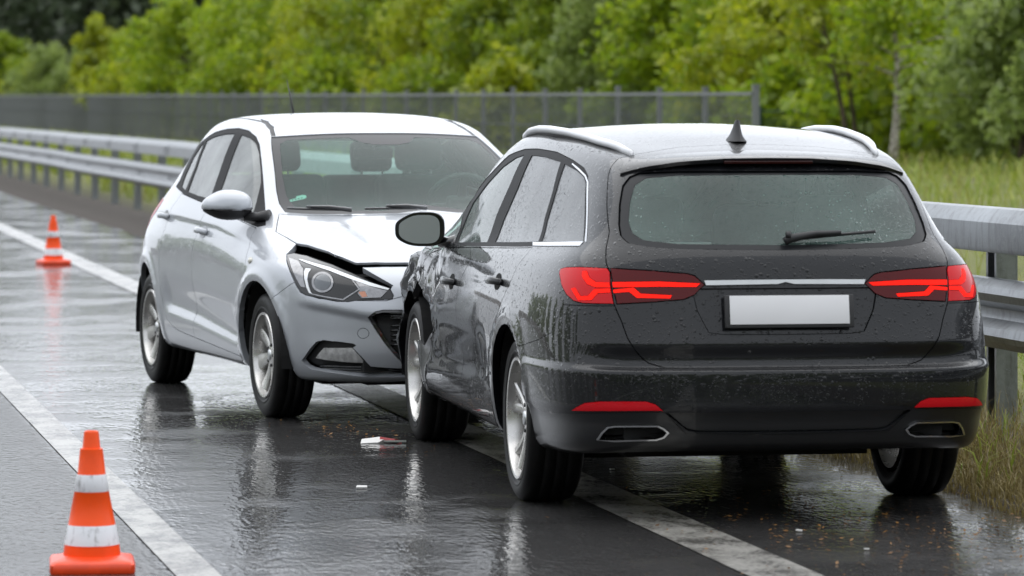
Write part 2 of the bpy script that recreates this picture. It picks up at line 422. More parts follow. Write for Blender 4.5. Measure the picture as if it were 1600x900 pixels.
# carriageway: one sheet with a ragged right edge where the grass creeps over it
vs = []; fs = []
for i in range(0, 300):
    s_ = -60 + i * (.5 if i < 220 else 0) if i < 220 else 50 + (i - 220) * 8.0
    e = 4.74 + .05 * math.sin(s_ * 1.7) + .03 * math.sin(s_ * 4.1 + 1) + rng.uniform(-.02, .02)
    for u_ in (-14, -8, -2, 1.5, 3.3, 4.4, e): vs.append((u_, s_, 0))
for i in range(299):
    for j in range(6): fs.append((i * 7 + j, i * 7 + j + 1, (i + 1) * 7 + j + 1, (i + 1) * 7 + j))
g = mesh_obj('road', vs, fs, M['road']); g.rotation_euler = (0, 0, ROT); tag(g, kind='structure')
for u_, wd in ((3.363, .24), (1.49, .145)):
    vs = []; fs = []
    for i in range(120):
        s_ = -40 + i * 3
        vs += [(u_ - wd / 2, s_, .004), (u_ + wd / 2, s_, .004)]
        if i: fs.append((2 * i - 2, 2 * i - 1, 2 * i + 1, 2 * i))
    g = mesh_obj('road_marking', vs, fs, M['line']); g.rotation_euler = (0, 0, ROT); tag(g, kind='structure')

# ---------------------------------------------------------------- guard rail
GR = empty('guard_rail', rp(0, 5.75)); GR.rotation_euler = (0, 0, ROT)
tag(GR, 'wet galvanised steel guard rail with two beams on posts along the grass verge', 'guard rail')
def sheet(prof, s0, s1, name, step=4.0, th=.005):
    """prof: (u offset from the rail line, z); a bent steel sheet"""
    m = MB(); k = int((s1 - s0) / step); pr = prof + [(a + th, b) for a, b in prof[::-1]]
    vs = []; fs = []; n = len(pr)
    for i in range(k + 1):
        wob = rng.uniform(-.006, .006)
        for a, b in pr: vs.append((a + wob * .5, s0 + i * step, b + wob))
    for i in range(k):
        for q in range(n): fs.append((i * n + q, i * n + (q + 1) % n, (i + 1) * n + (q + 1) % n, (i + 1) * n + q))
    m.add(vs, fs); m.f.append(tuple(range(n))); m.sm.append(False)
    return m.build(name, M['galv'], GR, autosmooth=24)
UP = [(-.105, .862), (-.130, .866), (-.135, .885), (-.135, 1.0), (-.122, 1.025), (-.09, 1.062), (-.075, 1.068), (-.02, 1.066), (.0, 1.05), (.0, .90), (-.02, .885)]
LO = [(-.07, .425), (-.09, .430), (-.125, .462), (-.135, .49), (-.125, .525), (-.075, .562), (-.07, .585), (-.075, .61), (-.125, .645), (-.135, .68), (-.125, .712), (-.09, .742), (-.07, .747)]
sheet(UP, 6.3, 206.3, 'upper_beam'); sheet(LO, 6.3, 206.3, 'lower_beam')
mb_ = MB()
for k in range(50):
    m = MB()
    s_ = 6.3 + 1.45 + k * 4.0
    pr = [(a - .003, b + .002) for a, b in UP[2:8]]
    vs = [(a, s_ + ds, b) for ds in (-.28, .28) for a, b in pr]; n = len(pr)
    m.add(vs, [(q, q + 1, q + 1 + n, q + n) for q in range(n - 1)])
    m.build('splice_plate', M['galv'], GR)
    for zz in (.92, .97):
        for ds in (-.2, -.08, .08, .2): mb_.box((-.142, s_ + ds, zz), (.012, .022, .022))
    for zz in (.586,):
        for ds in (-.2, .2): mb_.box((-.08, s_ + ds, zz), (.016, .026, .026))
mb_.build('bolt_heads', M['galv'], GR)['kind'] = 'stuff'
S0 = float(Vector((2.231, 18.388, 0)).dot(RD))
def post_mesh():
    m = MB(); w_, d_, t_ = .155, .10, .006
    m.box((.06, 0, .42), (t_, w_, 1.10)); m.box((.06 - d_ / 2, -w_ / 2 - t_ / 2, .42), (d_, t_, 1.10)); m.box((.06 - d_ / 2, w_ / 2 + t_ / 2, .42), (d_, t_, 1.10))
    m.box((.06 - d_ + .003, -w_ / 2 + .012, .42), (t_, .025, 1.10)); m.box((.06 - d_ + .003, w_ / 2 - .012, .42), (t_, .025, 1.10))
    m.box((-.055, 0, .586), (.035, .10, .13))
    return m
p0 = post_mesh().build('post', M['galv'], GR); p0.location = (.03, S0 - 3.3, 0)
for k in range(0, 58):
    o = p0.copy(); col.objects.link(o); o.location = (.03 + rng.uniform(-.01, .01), S0 + 3.3 * k, rng.uniform(-.01, .01)); o.rotation_euler = (0, rng.uniform(-.012, .012), rng.uniform(-.03, .03))

# ---------------------------------------------------------------- grey mesh fence and the green one on the right
FE = empty('mesh_fence', rp(46.3, 12.1, bank(12.1))); FE.rotation_euler = (0, 0, ROT)
tag(FE, 'long low grey wire mesh fence standing between guard rail and trees', 'fence')
def mesh_panel(L, z0, z1, pitch, wire, hpitch):
    m = MB(); k = int(L / pitch)
    for i in range(k + 1): m.box((0, i * L / k, (z0 + z1) / 2), (wire, wire, z1 - z0))
    z = z0 + .01
    while z < z1: m.box((.004, L / 2, z), (wire, L, wire * 1.2)); z += hpitch
    m.box((0, L / 2, z1), (.035, L, .035)); m.box((.012, L / 2, z0 + .62 * (z1 - z0)), (.02, L, .022))
    return m
FL = 2.5; pan = mesh_panel(FL, 0.02, 1.0, .05, .0042, .15).build('mesh_panel', M['fence'], FE)
pm = MB(); pm.box((.03, 0, .46), (.06, .07, 1.18)); pm.box((.03, 0, 1.06), (.075, .085, .02)); pst = pm.build('post', M['fence'], FE)
for k in range(92):
    sc_z = float(np.interp(k * FL, [0, 230], [1.23, 1.72])); 
    a = pan if k == 0 else pan.copy(); b = pst if k == 0 else pst.copy()
    if k: col.objects.link(a); col.objects.link(b)
    a.location = (0, k * FL, 0); a.scale = (1, 1, sc_z); b.location = (0, k * FL, 0); b.scale = (1.2 if k == 0 else 1, 1.2 if k == 0 else 1, sc_z * (1.02 if k % 3 == 0 else 1.0))
GF = empty('green_fence', (4.2, 67, .66)); GF.rotation_euler = (0, 0, math.atan2(-6, 9) - math.pi / 2)
tag(GF, 'dark green wire fence in front of the trees at the edge of the meadow', 'fence')
pan = mesh_panel(2.5, 0.0, .78, .05, .007, .2).build('mesh_panel', M['fence_green'], GF)
pm = MB(); pm.box((.03, 0, .40), (.06, .06, .9)); pst = pm.build('post', M['fence_green'], GF)
for k in range(6):
    a = pan if k == 0 else pan.copy(); b = pst if k == 0 else pst.copy()
    if k: col.objects.link(a); col.objects.link(b)
    a.location = (0, k * 2.5, 0); b.location = (0, k * 2.5, 0)

# ---------------------------------------------------------------- trees
def rv(r):
    while True:
        p = Vector((r.uniform(-1, 1), r.uniform(-1, 1), r.uniform(-1, 1)))
        if .05 < p.length < 1: return p
def leaf_cards(r, centres, n, size, spread):
    vs = np.empty((n * 4, 3)); 
    for i in range(n):
        c, cr = centres[r.randrange(len(centres))]
        p = c + rv(r) * cr * spread
        a = rv(r).normalized(); b = a.cross(rv(r)).normalized(); k = size * r.uniform(.6, 1.35)
        a = a * k; b = b * k * .62
        vs[4 * i] = p - a; vs[4 * i + 1] = p - b * 1.0 + a * .1; vs[4 * i + 2] = p + a; vs[4 * i + 3] = p + b * 1.0 + a * .1
    return vs
def leaf_mesh(name, vs, mat, parent=None):
    n = len(vs) // 4
    me = bpy.data.meshes.new(name); me.vertices.add(n * 4); me.vertices.foreach_set('co', np.asarray(vs, np.float32).ravel())
    me.loops.add(n * 4); me.loops.foreach_set('vertex_index', np.arange(n * 4, dtype=np.int32))
    me.polygons.add(n); me.polygons.foreach_set('loop_start', np.arange(0, n * 4, 4, dtype=np.int32)); me.update(calc_edges=True)
    me.materials.append(mat); o = bpy.data.objects.new(name, me); col.objects.link(o)
    if parent is not None: o.parent = parent
    return o
def make_tree(name, seed, x, y, h, wd, mat, label, cat='tree', leaf=.10, n=5200, low=.04, lean=0.0, bark='bark', trunk_r=.06, group=None, stems=1, top=1.0):
    r = random.Random(seed); z0 = bank(Vector((x, y, 0)).dot(RR)); h = min(h, .0315 * y + 1.05 + .3 * r.random())
    root = empty(name, (x, y, z0 - .03)); tag(root, label, cat, group)
    m = MB(); centres = []
    for q in range(stems):
        ba = r.uniform(0, 6.28); bx, by = (math.cos(ba) * wd * .08 * (q > 0), math.sin(ba) * wd * .08 * (q > 0))
        pts = []; hh = h * (.93 if q == 0 else r.uniform(.7, .9)); lx = lean + (q > 0) * r.uniform(-.12, .12)
        for k in range(8):
            u = k / 7; pts.append(Vector((bx + lx * hh * u + .05 * math.sin(u * 5 + seed), by + .05 * math.cos(u * 4 + seed), hh * u)))
        m.tube(pts, [trunk_r * (1 - .82 * k / 7) for k in range(8)], 8)
        nl = 16
        for k in range(nl):
            u = low + (1 - low) * (k + .5) / nl
            p = pts[min(7, int(u * 7))].lerp(pts[min(7, int(u * 7) + 1)], u * 7 % 1)
            a = k * 2.4 + r.uniform(-.5, .5)
            ww = wd / 2 * (math.sin(math.pi * min(1, .18 + .80 * u)) ** .6) * r.uniform(.65, 1.1)
            e = p + Vector((math.cos(a) * ww, math.sin(a) * ww, r.uniform(.0, .35) * ww))
            mid = p.lerp(e, .5) + Vector((0, 0, .08 * ww))
            m.tube([p, mid, e], [trunk_r * .32 * (1 - .6 * u) + .006, trunk_r * .2 * (1 - .6 * u) + .005, .004], 5, False)
            for f in (.35, .6, .8, 1.0):
                centres.append((p.lerp(e, f) + Vector((0, 0, r.uniform(-.1, .2))), (.16 + .15 * wd / 3 * r.uniform(.5, 1.2))))
        centres.append((pts[-1] + Vector((0, 0, h * .03)), .25)); centres.append((pts[-2], .3))
    m.build('trunk', M[bark], root)
    vs = leaf_cards(r, centres, n, leaf, 1.25)
    leaf_mesh('crown', vs, M[mat], root)
    return root
def at(px, y): return (px - 800) / 6200 * y
TREES = [
    # px, Y, h, w, leaves, label
    (1625, 56, 5.2, 3.6, 'leafE', 'grey green leafy tree at the right edge of the photo beside the meadow'),
    (1530, 66, 6.2, 3.4, 'leafA', 'bright green tree between the birch and the grey green tree on the right'),
    (1445, 72, 6.6, 3.4, 'leafA', 'fresh green tree just right of the birch trunk'),
    (1245, 70, 6.4, 3.6, 'leafB', 'yellow green tree left of the two leaning brown stems'),
    (1165, 74, 6.0, 3.4, 'leafA', 'bright green tree above the right end of the grey mesh fence'),
    (1075, 78, 6.0, 3.8, 'leafA', 'light green tree over the station wagon roof, left of the fence end'),
    (985, 80, 5.6, 3.6, 'leafE', 'dull grey green tree behind the fence over the front half of the station wagon roof'),
    (890, 86, 6.2, 4.0, 'leafC', 'deep green tree behind the fence above the gap between both cars'),
    (790, 90, 6.2, 4.4, 'leafC', 'dark green tree behind the right half of the silver car roof'),
    (700, 94, 6.6, 4.4, 'leafB', 'broad yellowing tree above the right half of the silver car'),
    (600, 100, 6.6, 4.8, 'leafC', 'green tree with yellow neighbours behind the middle of the silver car'),
    (520, 104, 6.8, 4.6, 'leafB', 'yellowish tree above the left part of the silver car roof'),
    (430, 110, 6.4, 4.6, 'leafA', 'tall bright green tree left of the silver car roof, touching the top of the photo'),
    (375, 120, 5.2, 3.6, 'leafA', 'bright green tree stepping down from the tall tree left of the silver car'),
    (290, 126, 4.5, 4.0, 'leafA', 'rounded green tree in front of the dark forest, second step from the tall one'),
    (222, 140, 3.9, 3.4, 'leafA', 'low rounded green tree in front of the dark forest'),
    (150, 154, 4.5, 2.6, 'leafB', 'slender pointed yellow green tree in front of the dark forest'),
    (85, 182, 3.7, 5.0, 'leafE', 'low pale green bush above the far end of the fence'),
    (10, 208, 4.8, 5.4, 'leafA', 'green bush at the left edge of the photo above the fence'),
]
for i, (px, y, h, wd, mt, lb) in enumerate(TREES):
    make_tree('leafy_tree', 100 + i, at(px, y), y, h, wd, mt, lb, 'tree', n=7600 if y < 100 else 5200, leaf=.068 + .0003 * y, stems=2, group='trees behind the fence')
make_tree('birch_tree', 301, at(1397, 60), 60, 7.5, 2.6, 'leafA', 'slim birch with a pale mottled trunk standing at the meadow edge', 'tree', n=1500, leaf=.08, low=.45, lean=-.004, bark='birch', trunk_r=.075)
make_tree('slender_tree', 302, at(1325, 63), 63, 5.8, 2.6, 'leafB', 'thin brown stem leaning left, in front of yellow green leaves', 'tree', n=1500, leaf=.08, low=.45, lean=-.16, trunk_r=.055)
make_tree('slender_tree', 303, at(1335, 64), 64, 5.2, 2.0, 'leafA', 'thin brown stem leaning slightly left, right beside the more slanted one', 'tree', n=1100, leaf=.08, low=.5, lean=-.05, trunk_r=.05)
# second row that closes the gaps, and low bushes at the foot
for i, (px, y, h, wd, mt, lb) in enumerate([
        (1580, 78, 7, 5, 'leafC', 'dark green tree in the second row behind the right meadow edge'),
        (1400, 84, 7.5, 5.5, 'leafC', 'deep green tree standing behind the birch'),
        (1210, 88, 7.2, 5.5, 'leafC', 'deep green tree in the second row above the station wagon antenna'),
        (1030, 95, 7.2, 6, 'leafC', 'deep green tree in the second row left of the antenna'),
        (840, 102, 7.4, 6, 'leafC', 'dark tree in the second row behind the gap between both car roofs'),
        (650, 114, 8, 7, 'leafC', 'dark tree in the second row behind the silver car roof'),
        (470, 124, 8, 6.5, 'leafC', 'dark tree in the second row above the left end of the silver car roof')]):
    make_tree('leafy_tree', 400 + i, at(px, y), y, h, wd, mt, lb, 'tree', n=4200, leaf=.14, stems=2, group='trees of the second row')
for i, (px, y, h, wd, mt, lb) in enumerate([
        (1585, 61, 1.7, 2.0, 'leafC', 'dark bush at the meadow edge near the right border of the photo'),
        (1510, 62, 1.5, 2.0, 'leafC', 'low dark bush behind the green wire fence'),
        (1440, 64, 1.6, 1.9, 'leafC', 'low dark green bush right of the birch foot'),
        (1340, 66, 1.8, 2.2, 'leafA', 'low green bush at the foot of the leaning stems'),
        (1250, 68, 1.8, 2.4, 'leafA', 'low green bush right of the grey fence end'),
        (780, 80, 1.9, 1.8, 'leafB', 'small yellow green bush showing just above the grey fence'),
        (660, 88, 1.9, 2.6, 'leafC', 'dark low bush behind the fence over the silver car roof'),
        (500, 98, 2.2, 3.0, 'leafA', 'low green bush behind the fence, left part of the silver car roof'),
        (360, 110, 2.4, 3.4, 'leafA', 'low bright bush behind the fence left of the silver car'),
        (200, 137, 2.5, 3.6, 'leafB', 'low yellowish bush behind the fence above the left guard rail'),
        (60, 186, 3.0, 5.0, 'leafB', 'low yellowish bush behind the fence at the far left')]):
    make_tree('bush', 500 + i, at(px, y), y, h, wd, mt, lb, 'bush', n=1500, leaf=.11, stems=2, trunk_r=.025, group='bushes along the meadow')
def wood(name, seed, pts, h, n, size, mat, label):
    """a far wood that reads as one mass"""
    r = random.Random(seed); cs = []
    for (x, y) in pts:
        hh = h * r.uniform(.75, 1.1); z0 = bank(Vector((x, y, 0)).dot(RR))
        for k in range(14):
            u = (k + .5) / 14; rad = hh * .26 * math.sin(math.pi * min(1, .22 + .76 * u)) ** .7
            for q in range(3):
                a = r.uniform(0, 6.28); cs.append((Vector((x + math.cos(a) * rad * .8, y + math.sin(a) * rad * .8, z0 + hh * u)), hh * .07))
    o = leaf_mesh(name, leaf_cards(r, cs, n, size, 1.3), M[mat]); tag(o, label, 'woodland', kind='stuff'); return o
r = random.Random(5)
wood('forest', 11, [(at(px, y), y) for px, y in [(px + r.uniform(-20, 20), r.choice((212, 230, 248, 265))) for px in range(-220, 560, 13)]], 11.0, 64000, .30, 'leafD', 'dark forest, mist tinted into its leaf colour, rising behind the green trees on the left')
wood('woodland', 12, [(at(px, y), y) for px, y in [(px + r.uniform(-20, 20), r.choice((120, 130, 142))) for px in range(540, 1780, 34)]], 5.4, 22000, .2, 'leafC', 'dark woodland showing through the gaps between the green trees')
wood('unseen_reflected_wood', 13, [tuple(rp(s_, -26 - (s_ % 3) * 3)[:2]) for s_ in range(-60, 120, 4)] + [(x, -16 - (x % 3) * 3) for x in range(-30, 40, 3)], 7.0, 22000, .5, 'leafC', 'unseen trees left of the road and added behind the camera, darkening reflections in the car paint')  # row behind the camera added to block bright sky in the paint

# ---------------------------------------------------------------- grass
def blades(name, seed, n, su, hgt, wd, mat, label, bendy=.6):
    r = random.Random(seed); vs = np.empty((n * 8, 3))
    for i in range(n):
        s_, u_ = su(r); p = rp(s_, u_, bank(u_)); h = hgt(r, u_); a = r.uniform(0, 6.28); d = Vector((math.cos(a), math.sin(a), 0)); e = Vector((-d.y, d.x, 0)) * wd * r.uniform(.6, 1.4) * max(.25, min(1, s_ / 60)) if wd > .004 else Vector((-d.y, d.x, 0)) * wd * r.uniform(.6, 1.4)
        b = r.uniform(.1, bendy) * h; mid = p + Vector((0, 0, h * .55)) + d * b * .4; tip = p + Vector((0, 0, h * r.uniform(.55, 1.0))) + d * b * 1.3
        q = 8 * i; vs[q] = p - e; vs[q + 1] = p + e; vs[q + 2] = mid + e * .75; vs[q + 3] = mid - e * .75
        vs[q + 4] = mid - e * .75; vs[q + 5] = mid + e * .75; vs[q + 6] = tip + e * .12; vs[q + 7] = tip - e * .12
    o = leaf_mesh(name, vs, M[mat]); tag(o, label, 'grass', kind='stuff'); return o
edge = lambda r: 4.70 + abs(r.gauss(0, .55))
blades('verge_grass', 21, 24000, lambda r: (r.uniform(12.6, 25), edge(r)), lambda r, u: r.uniform(.03, .09) + .20 * min(1, max(0, u - 4.72)) * r.random() + .01, .0022, 'dry', 'dry yellow grass overhanging the right road edge beside the rear wheel', .8)
blades('verge_grass', 22, 5200, lambda r: (r.uniform(12.0, 34), r.uniform(4.85, 7.5)), lambda r, u: r.uniform(.08, .24), .0035, 'grass', 'green blades growing around the guard rail posts', 1.2)
blades('meadow_grass', 23, 22000, lambda r: (r.uniform(20, 70), r.uniform(6.2, 26)), lambda r, u: r.uniform(.12, .42), .012, 'grass', 'tall yellow green meadow grass between guard rail and trees', .9)
blades('meadow_grass', 24, 2400, lambda r: (r.uniform(20, 70), r.uniform(6.2, 26)), lambda r, u: r.uniform(.2, .5), .008, 'dry', 'pale seed stalks standing in the meadow', .7)
blades('meadow_grass', 25, 9000, lambda r: (r.uniform(60, 190), r.uniform(6.6, 13.5)), lambda r, u: r.uniform(.1, .3), .03, 'grass', 'green grass strip between the far guard rail and the grey fence', .9)
# ---------------------------------------------------------------- car body surfaces (control nets)
def _plan_row(plan, z, ins):
    # z = (rear, side, front); ins = (rear, side, front) insets of the plan outline
    out = []
    for i, (x, y) in enumerate(plan):
        if i <= 2: w = (1, 0, 0)
        elif i == 3: w = (.6, .6, 0)
        elif i <= 9: w = (0, 1, 0)
        elif i == 10: w = (0, .6, .6)
        else: w = (0, 0, 1)
        s = w[0] + w[1] + w[2]
        zz = sum(a * b for a, b in zip(w, z)) / s
        yy = y if y == 0 else y - w[1] * ins[1] - (w[0] * ins[0] + w[2] * ins[2]) * .35 * (y / .9)
        out.append((x + w[0] * ins[0] - w[2] * ins[2], yy, zz))
    return out

def _roof_rows(xs13, ys13, z13, xs15, zr):
    r13 = [(x, y, z) for x, y, z in zip(xs13, ys13, z13)]
    r15 = [(x, 0.0, zr(x)) for x in xs15]
    r14 = [((a[0] + b[0]) / 2, a[1] * .5, (zr((a[0] + b[0]) / 2) * 1.0 - .004)) for a, b in zip(r13, r15)]
    return [r13, r14, r15]

def wagon_net():
    P = [(-1.02, 0), (-1.012, .33), (-.975, .62), (-.85, .815), (-.50, .87), (-.05, .888), (.5, .895), (1.2, .89), (2.0, .89),
         (2.85, .895), (3.54, .875), (3.74, .62), (3.78, .32), (3.79, 0)]
    zr = lambda x: np.interp(x, [-.6, -.3, 0, .3, .6, .9, 1.2, 1.4], [1.36, 1.392, 1.42, 1.442, 1.457, 1.463, 1.461, 1.45])
    R = [_plan_row(P, (.27, .27, .27), (.30, .30, .30)),
         _plan_row(P, (.235, .20, .22), (.07, .06, .07)),
         _plan_row(P, (.33, .30, .33), (.012, .03, .02)),
         _plan_row(P, (.45, .44, .45), (0, .012, 0)),
         _plan_row(P, (.575, .57, .56), (0, 0, 0)),
         _plan_row(P, (.60, .64, .64), (.025, 0, 0)),
         _plan_row(P, (.72, .75, .70), (.055, .006, .02)),
         _plan_row(P, (.88, .865, .76), (.085, .028, .08)),
         [(-.925, 0, .975), (-.915, .31, .975), (-.87, .56, .975), (-.74, .735, .98), (-.42, .80, .965), (0, .83, .95), (.5, .845, .945),
          (1.2, .85, .93), (2.0, .85, .915), (2.85, .845, .885), (3.35, .765, .84), (3.35, .5, .83), (3.16, .25, .83), (3.16, 0, .83)],
         [(-.875, 0, 1.03), (-.865, .30, 1.03), (-.82, .53, 1.03), (-.70, .665, 1.035), (-.40, .715, 1.025), (0, .755, 1.01), (.5, .785, 1.0),
          (1.2, .80, .985), (1.9, .80, .965), (2.4, .76, .965), (2.55, .62, .975), (2.5, .4, .98), (2.52, .2, .98), (2.52, 0, .98)],
         [(-.76, 0, 1.18), (-.75, .27, 1.18), (-.71, .49, 1.18), (-.62, .605, 1.185), (-.35, .66, 1.19), (.03, .70, 1.19), (.5, .725, 1.18),
          (1.12, .74, 1.17), (1.68, .735, 1.17), (2.03, .69, 1.17), (2.16, .56, 1.18), (2.21, .36, 1.19), (2.23, .18, 1.19), (2.24, 0, 1.19)],
         [(-.64, 0, 1.315), (-.63, .25, 1.315), (-.60, .44, 1.31), (-.53, .545, 1.31), (-.3, .60, 1.325), (.06, .635, 1.345), (.5, .655, 1.36),
          (.97, .66, 1.365), (1.37, .65, 1.365), (1.61, .615, 1.36), (1.71, .50, 1.372), (1.76, .32, 1.382), (1.78, .16, 1.386), (1.79, 0, 1.386)],
         [(-.52, 0, 1.358), (-.51, .22, 1.355), (-.48, .39, 1.348), (-.42, .485, 1.348), (-.22, .535, 1.368), (.1, .565, 1.395), (.5, .58, 1.415),
          (.87, .585, 1.43), (1.16, .575, 1.43), (1.34, .53, 1.427), (1.42, .44, 1.432), (1.46, .28, 1.437), (1.48, .14, 1.442), (1.49, 0, 1.442)]]
    R += _roof_rows([-.3, -.29, -.26, -.2, -.05, .2, .5, .75, .92, 1.02, 1.08, 1.12, 1.14, 1.15],
                    [0, .17, .30, .37, .42, .44, .45, .44, .43, .39, .32, .21, .10, 0],
                    [1.383, 1.38, 1.376, 1.378, 1.392, 1.413, 1.43, 1.438, 1.44, 1.44, 1.44, 1.445, 1.448, 1.448],
                    [.05, .06, .08, .13, .2, .33, .5, .6, .66, .7, .73, .74, .75, .75], zr)
    return np.array(R, float)

def hatch_net():
    P = [(-.62, 0), (-.61, .35), (-.57, .66), (-.44, .88), (-.15, .955), (.3, .975), (.8, .97), (1.4, .965), (2.0, .97), (2.55, .975),
         (2.98, .93), (3.25, .70), (3.36, .36), (3.39, 0)]
    zr = lambda x: np.interp(x, [-.1, .1, .3, .5, .7, .9, 1.1, 1.25], [1.44, 1.472, 1.488, 1.495, 1.494, 1.485, 1.465, 1.44])
    R = [_plan_row(P, (.27, .25, .25), (.30, .30, .30)),
         _plan_row(P, (.24, .185, .165), (.07, .075, .09)),
         _plan_row(P, (.33, .29, .28), (.012, .03, .02)),
         _plan_row(P, (.45, .42, .40), (0, .01, 0)),
         _plan_row(P, (.57, .54, .52), (0, 0, 0)),
         _plan_row(P, (.66, .66, .62), (.01, 0, .012)),
         _plan_row(P, (.78, .77, .71), (.03, .006, .05)),
         [(-.56, 0, .90), (-.55, .33, .9), (-.51, .62, .9), (-.38, .84, .9), (-.1, .92, .90), (.3, .95, .885), (.8, .955, .875),
          (1.4, .955, .86), (2.0, .95, .84), (2.5, .935, .81), (2.85, .86, .79), (3.08, .64, .785), (3.17, .33, .79), (3.19, 0, .79)],
         [(-.53, 0, .98), (-.52, .32, .98), (-.48, .60, .98), (-.34, .79, .985), (-.06, .88, .985), (.35, .915, .975), (.8, .925, .965),
          (1.4, .925, .945), (1.95, .91, .92), (2.3, .86, .90), (2.52, .74, .885), (2.64, .52, .885), (2.7, .26, .89), (2.72, 0, .89)],
         [(-.48, 0, 1.05), (-.47, .30, 1.05), (-.43, .56, 1.05), (-.30, .73, 1.06), (0, .83, 1.07), (.4, .87, 1.055), (.85, .885, 1.035),
          (1.4, .88, 1.01), (1.8, .85, .985), (2.0, .78, .975), (2.12, .66, .975), (2.19, .44, .98), (2.22, .22, .985), (2.23, 0, .985)],
         [(-.36, 0, 1.2), (-.35, .28, 1.2), (-.32, .50, 1.2), (-.2, .64, 1.21), (.06, .745, 1.22), (.42, .785, 1.215), (.8, .795, 1.205),
          (1.2, .785, 1.19), (1.5, .755, 1.18), (1.66, .70, 1.18), (1.75, .60, 1.185), (1.81, .41, 1.195), (1.84, .2, 1.2), (1.85, 0, 1.2)],
         [(-.2, 0, 1.36), (-.19, .26, 1.36), (-.16, .46, 1.36), (-.06, .57, 1.365), (.15, .66, 1.38), (.45, .695, 1.39), (.75, .70, 1.39),
          (1.0, .685, 1.38), (1.18, .66, 1.37), (1.28, .62, 1.365), (1.34, .535, 1.37), (1.39, .37, 1.38), (1.41, .18, 1.385), (1.42, 0, 1.385)],
         [(-.12, 0, 1.43), (-.11, .23, 1.43), (-.08, .41, 1.43), (0, .50, 1.435), (.2, .585, 1.445), (.45, .62, 1.45), (.7, .62, 1.45),
          (.9, .61, 1.443), (1.02, .585, 1.435), (1.09, .54, 1.43), (1.14, .46, 1.43), (1.18, .32, 1.435), (1.2, .16, 1.44), (1.21, 0, 1.44)]]
    R += _roof_rows([.02, .025, .05, .1, .24, .42, .6, .75, .83, .89, .93, .96, .98, .99],
                    [0, .18, .32, .39, .46, .48, .48, .47, .45, .41, .35, .24, .12, 0],
                    [1.462, 1.462, 1.462, 1.465, 1.472, 1.478, 1.478, 1.472, 1.466, 1.462, 1.462, 1.466, 1.47, 1.472],
                    [.22, .23, .25, .29, .36, .45, .52, .58, .62, .65, .67, .68, .69, .69], zr)
    return np.array(R, float)

def _bs(u):
    return np.stack([(1 - u) ** 3, 3 * u ** 3 - 6 * u * u + 4, -3 * u ** 3 + 3 * u * u + 3 * u + 1, u ** 3], -1) / 6

class Surface:
    """bicubic B-spline half body: t runs rear centre -> side -> front centre, v runs sill -> roof centre line"""
    def __init__(s, net):
        m = np.array([1, -1, 1.])
        n = np.concatenate([net[:, 1:2] * m, net, net[:, -2:-1] * m], 1)
        n = np.concatenate([2 * n[:1] - n[1:2], n, n[-2:-1] * m], 0)
        s.n = n; s.T = net.shape[1] - 1; s.V = net.shape[0] - 1
    def ev(s, t, v):
        t = np.clip(np.asarray(t, float), 0, s.T); v = np.clip(np.asarray(v, float), 0, s.V)
        i = np.minimum(t.astype(int), s.T - 1); j = np.minimum(v.astype(int), s.V - 1)
        bt = _bs(t - i); bv = _bs(v - j); P = np.zeros(t.shape + (3,))
        for a in range(4):
            for b in range(4):
                P += (bv[..., a] * bt[..., b])[..., None] * s.n[j + a, i + b]
        return P
# ---------------------------------------------------------------- trimmed panels on a body surface
VS = .42     # v is squeezed so that the triangulation works in roughly even lengths
def smooth(a, b, x):
    u = np.clip((x - a) / (b - a), 0, 1); return u * u * (3 - 2 * u)

class Skin:
    def __init__(s, surf, disp):
        s.S = surf; s.disp = disp
    def base(s, t, v, sd):
        P = s.S.ev(t, v); P[..., 1] *= sd; return P
    def base_n(s, t, v, sd):
        e = .02
        du = s.base(np.minimum(t + e, s.S.T), v, sd) - s.base(np.maximum(t - e, 0), v, sd)
        dv = s.base(t, np.minimum(v + e, s.S.V), sd) - s.base(t, np.maximum(v - e, 0), sd)
        n = np.cross(dv, du) * sd
        return n / (np.linalg.norm(n, axis=-1, keepdims=True) + 1e-12)
    def pos(s, t, v, sd, extra=None):
        P = s.base(t, v, sd); n = s.base_n(t, v, sd)
        d = s.disp(P, n, t, v)
        if extra is not None: d = d + extra(P, n, t, v)
        return P + n * d[..., None]
    def nrm(s, t, v, sd, extra=None):
        e = .015
        du = s.pos(np.minimum(t + e, s.S.T), v, sd, extra) - s.pos(np.maximum(t - e, 0), v, sd, extra)
        dv = s.pos(t, np.minimum(v + e, s.S.V), sd, extra) - s.pos(t, np.maximum(v - e, 0), sd, extra)
        n = np.cross(dv, du) * sd
        return n / (np.linalg.norm(n, axis=-1, keepdims=True) + 1e-12)

def dens(poly, step=.10):
    out = []
    for i, a in enumerate(poly):
        b = poly[(i + 1) % len(poly)]
        d = math.hypot(b[0] - a[0], (b[1] - a[1]) * VS); k = max(1, int(math.ceil(d / step)))
        for q in range(k): out.append((a[0] + (b[0] - a[0]) * q / k, a[1] + (b[1] - a[1]) * q / k))
    return out

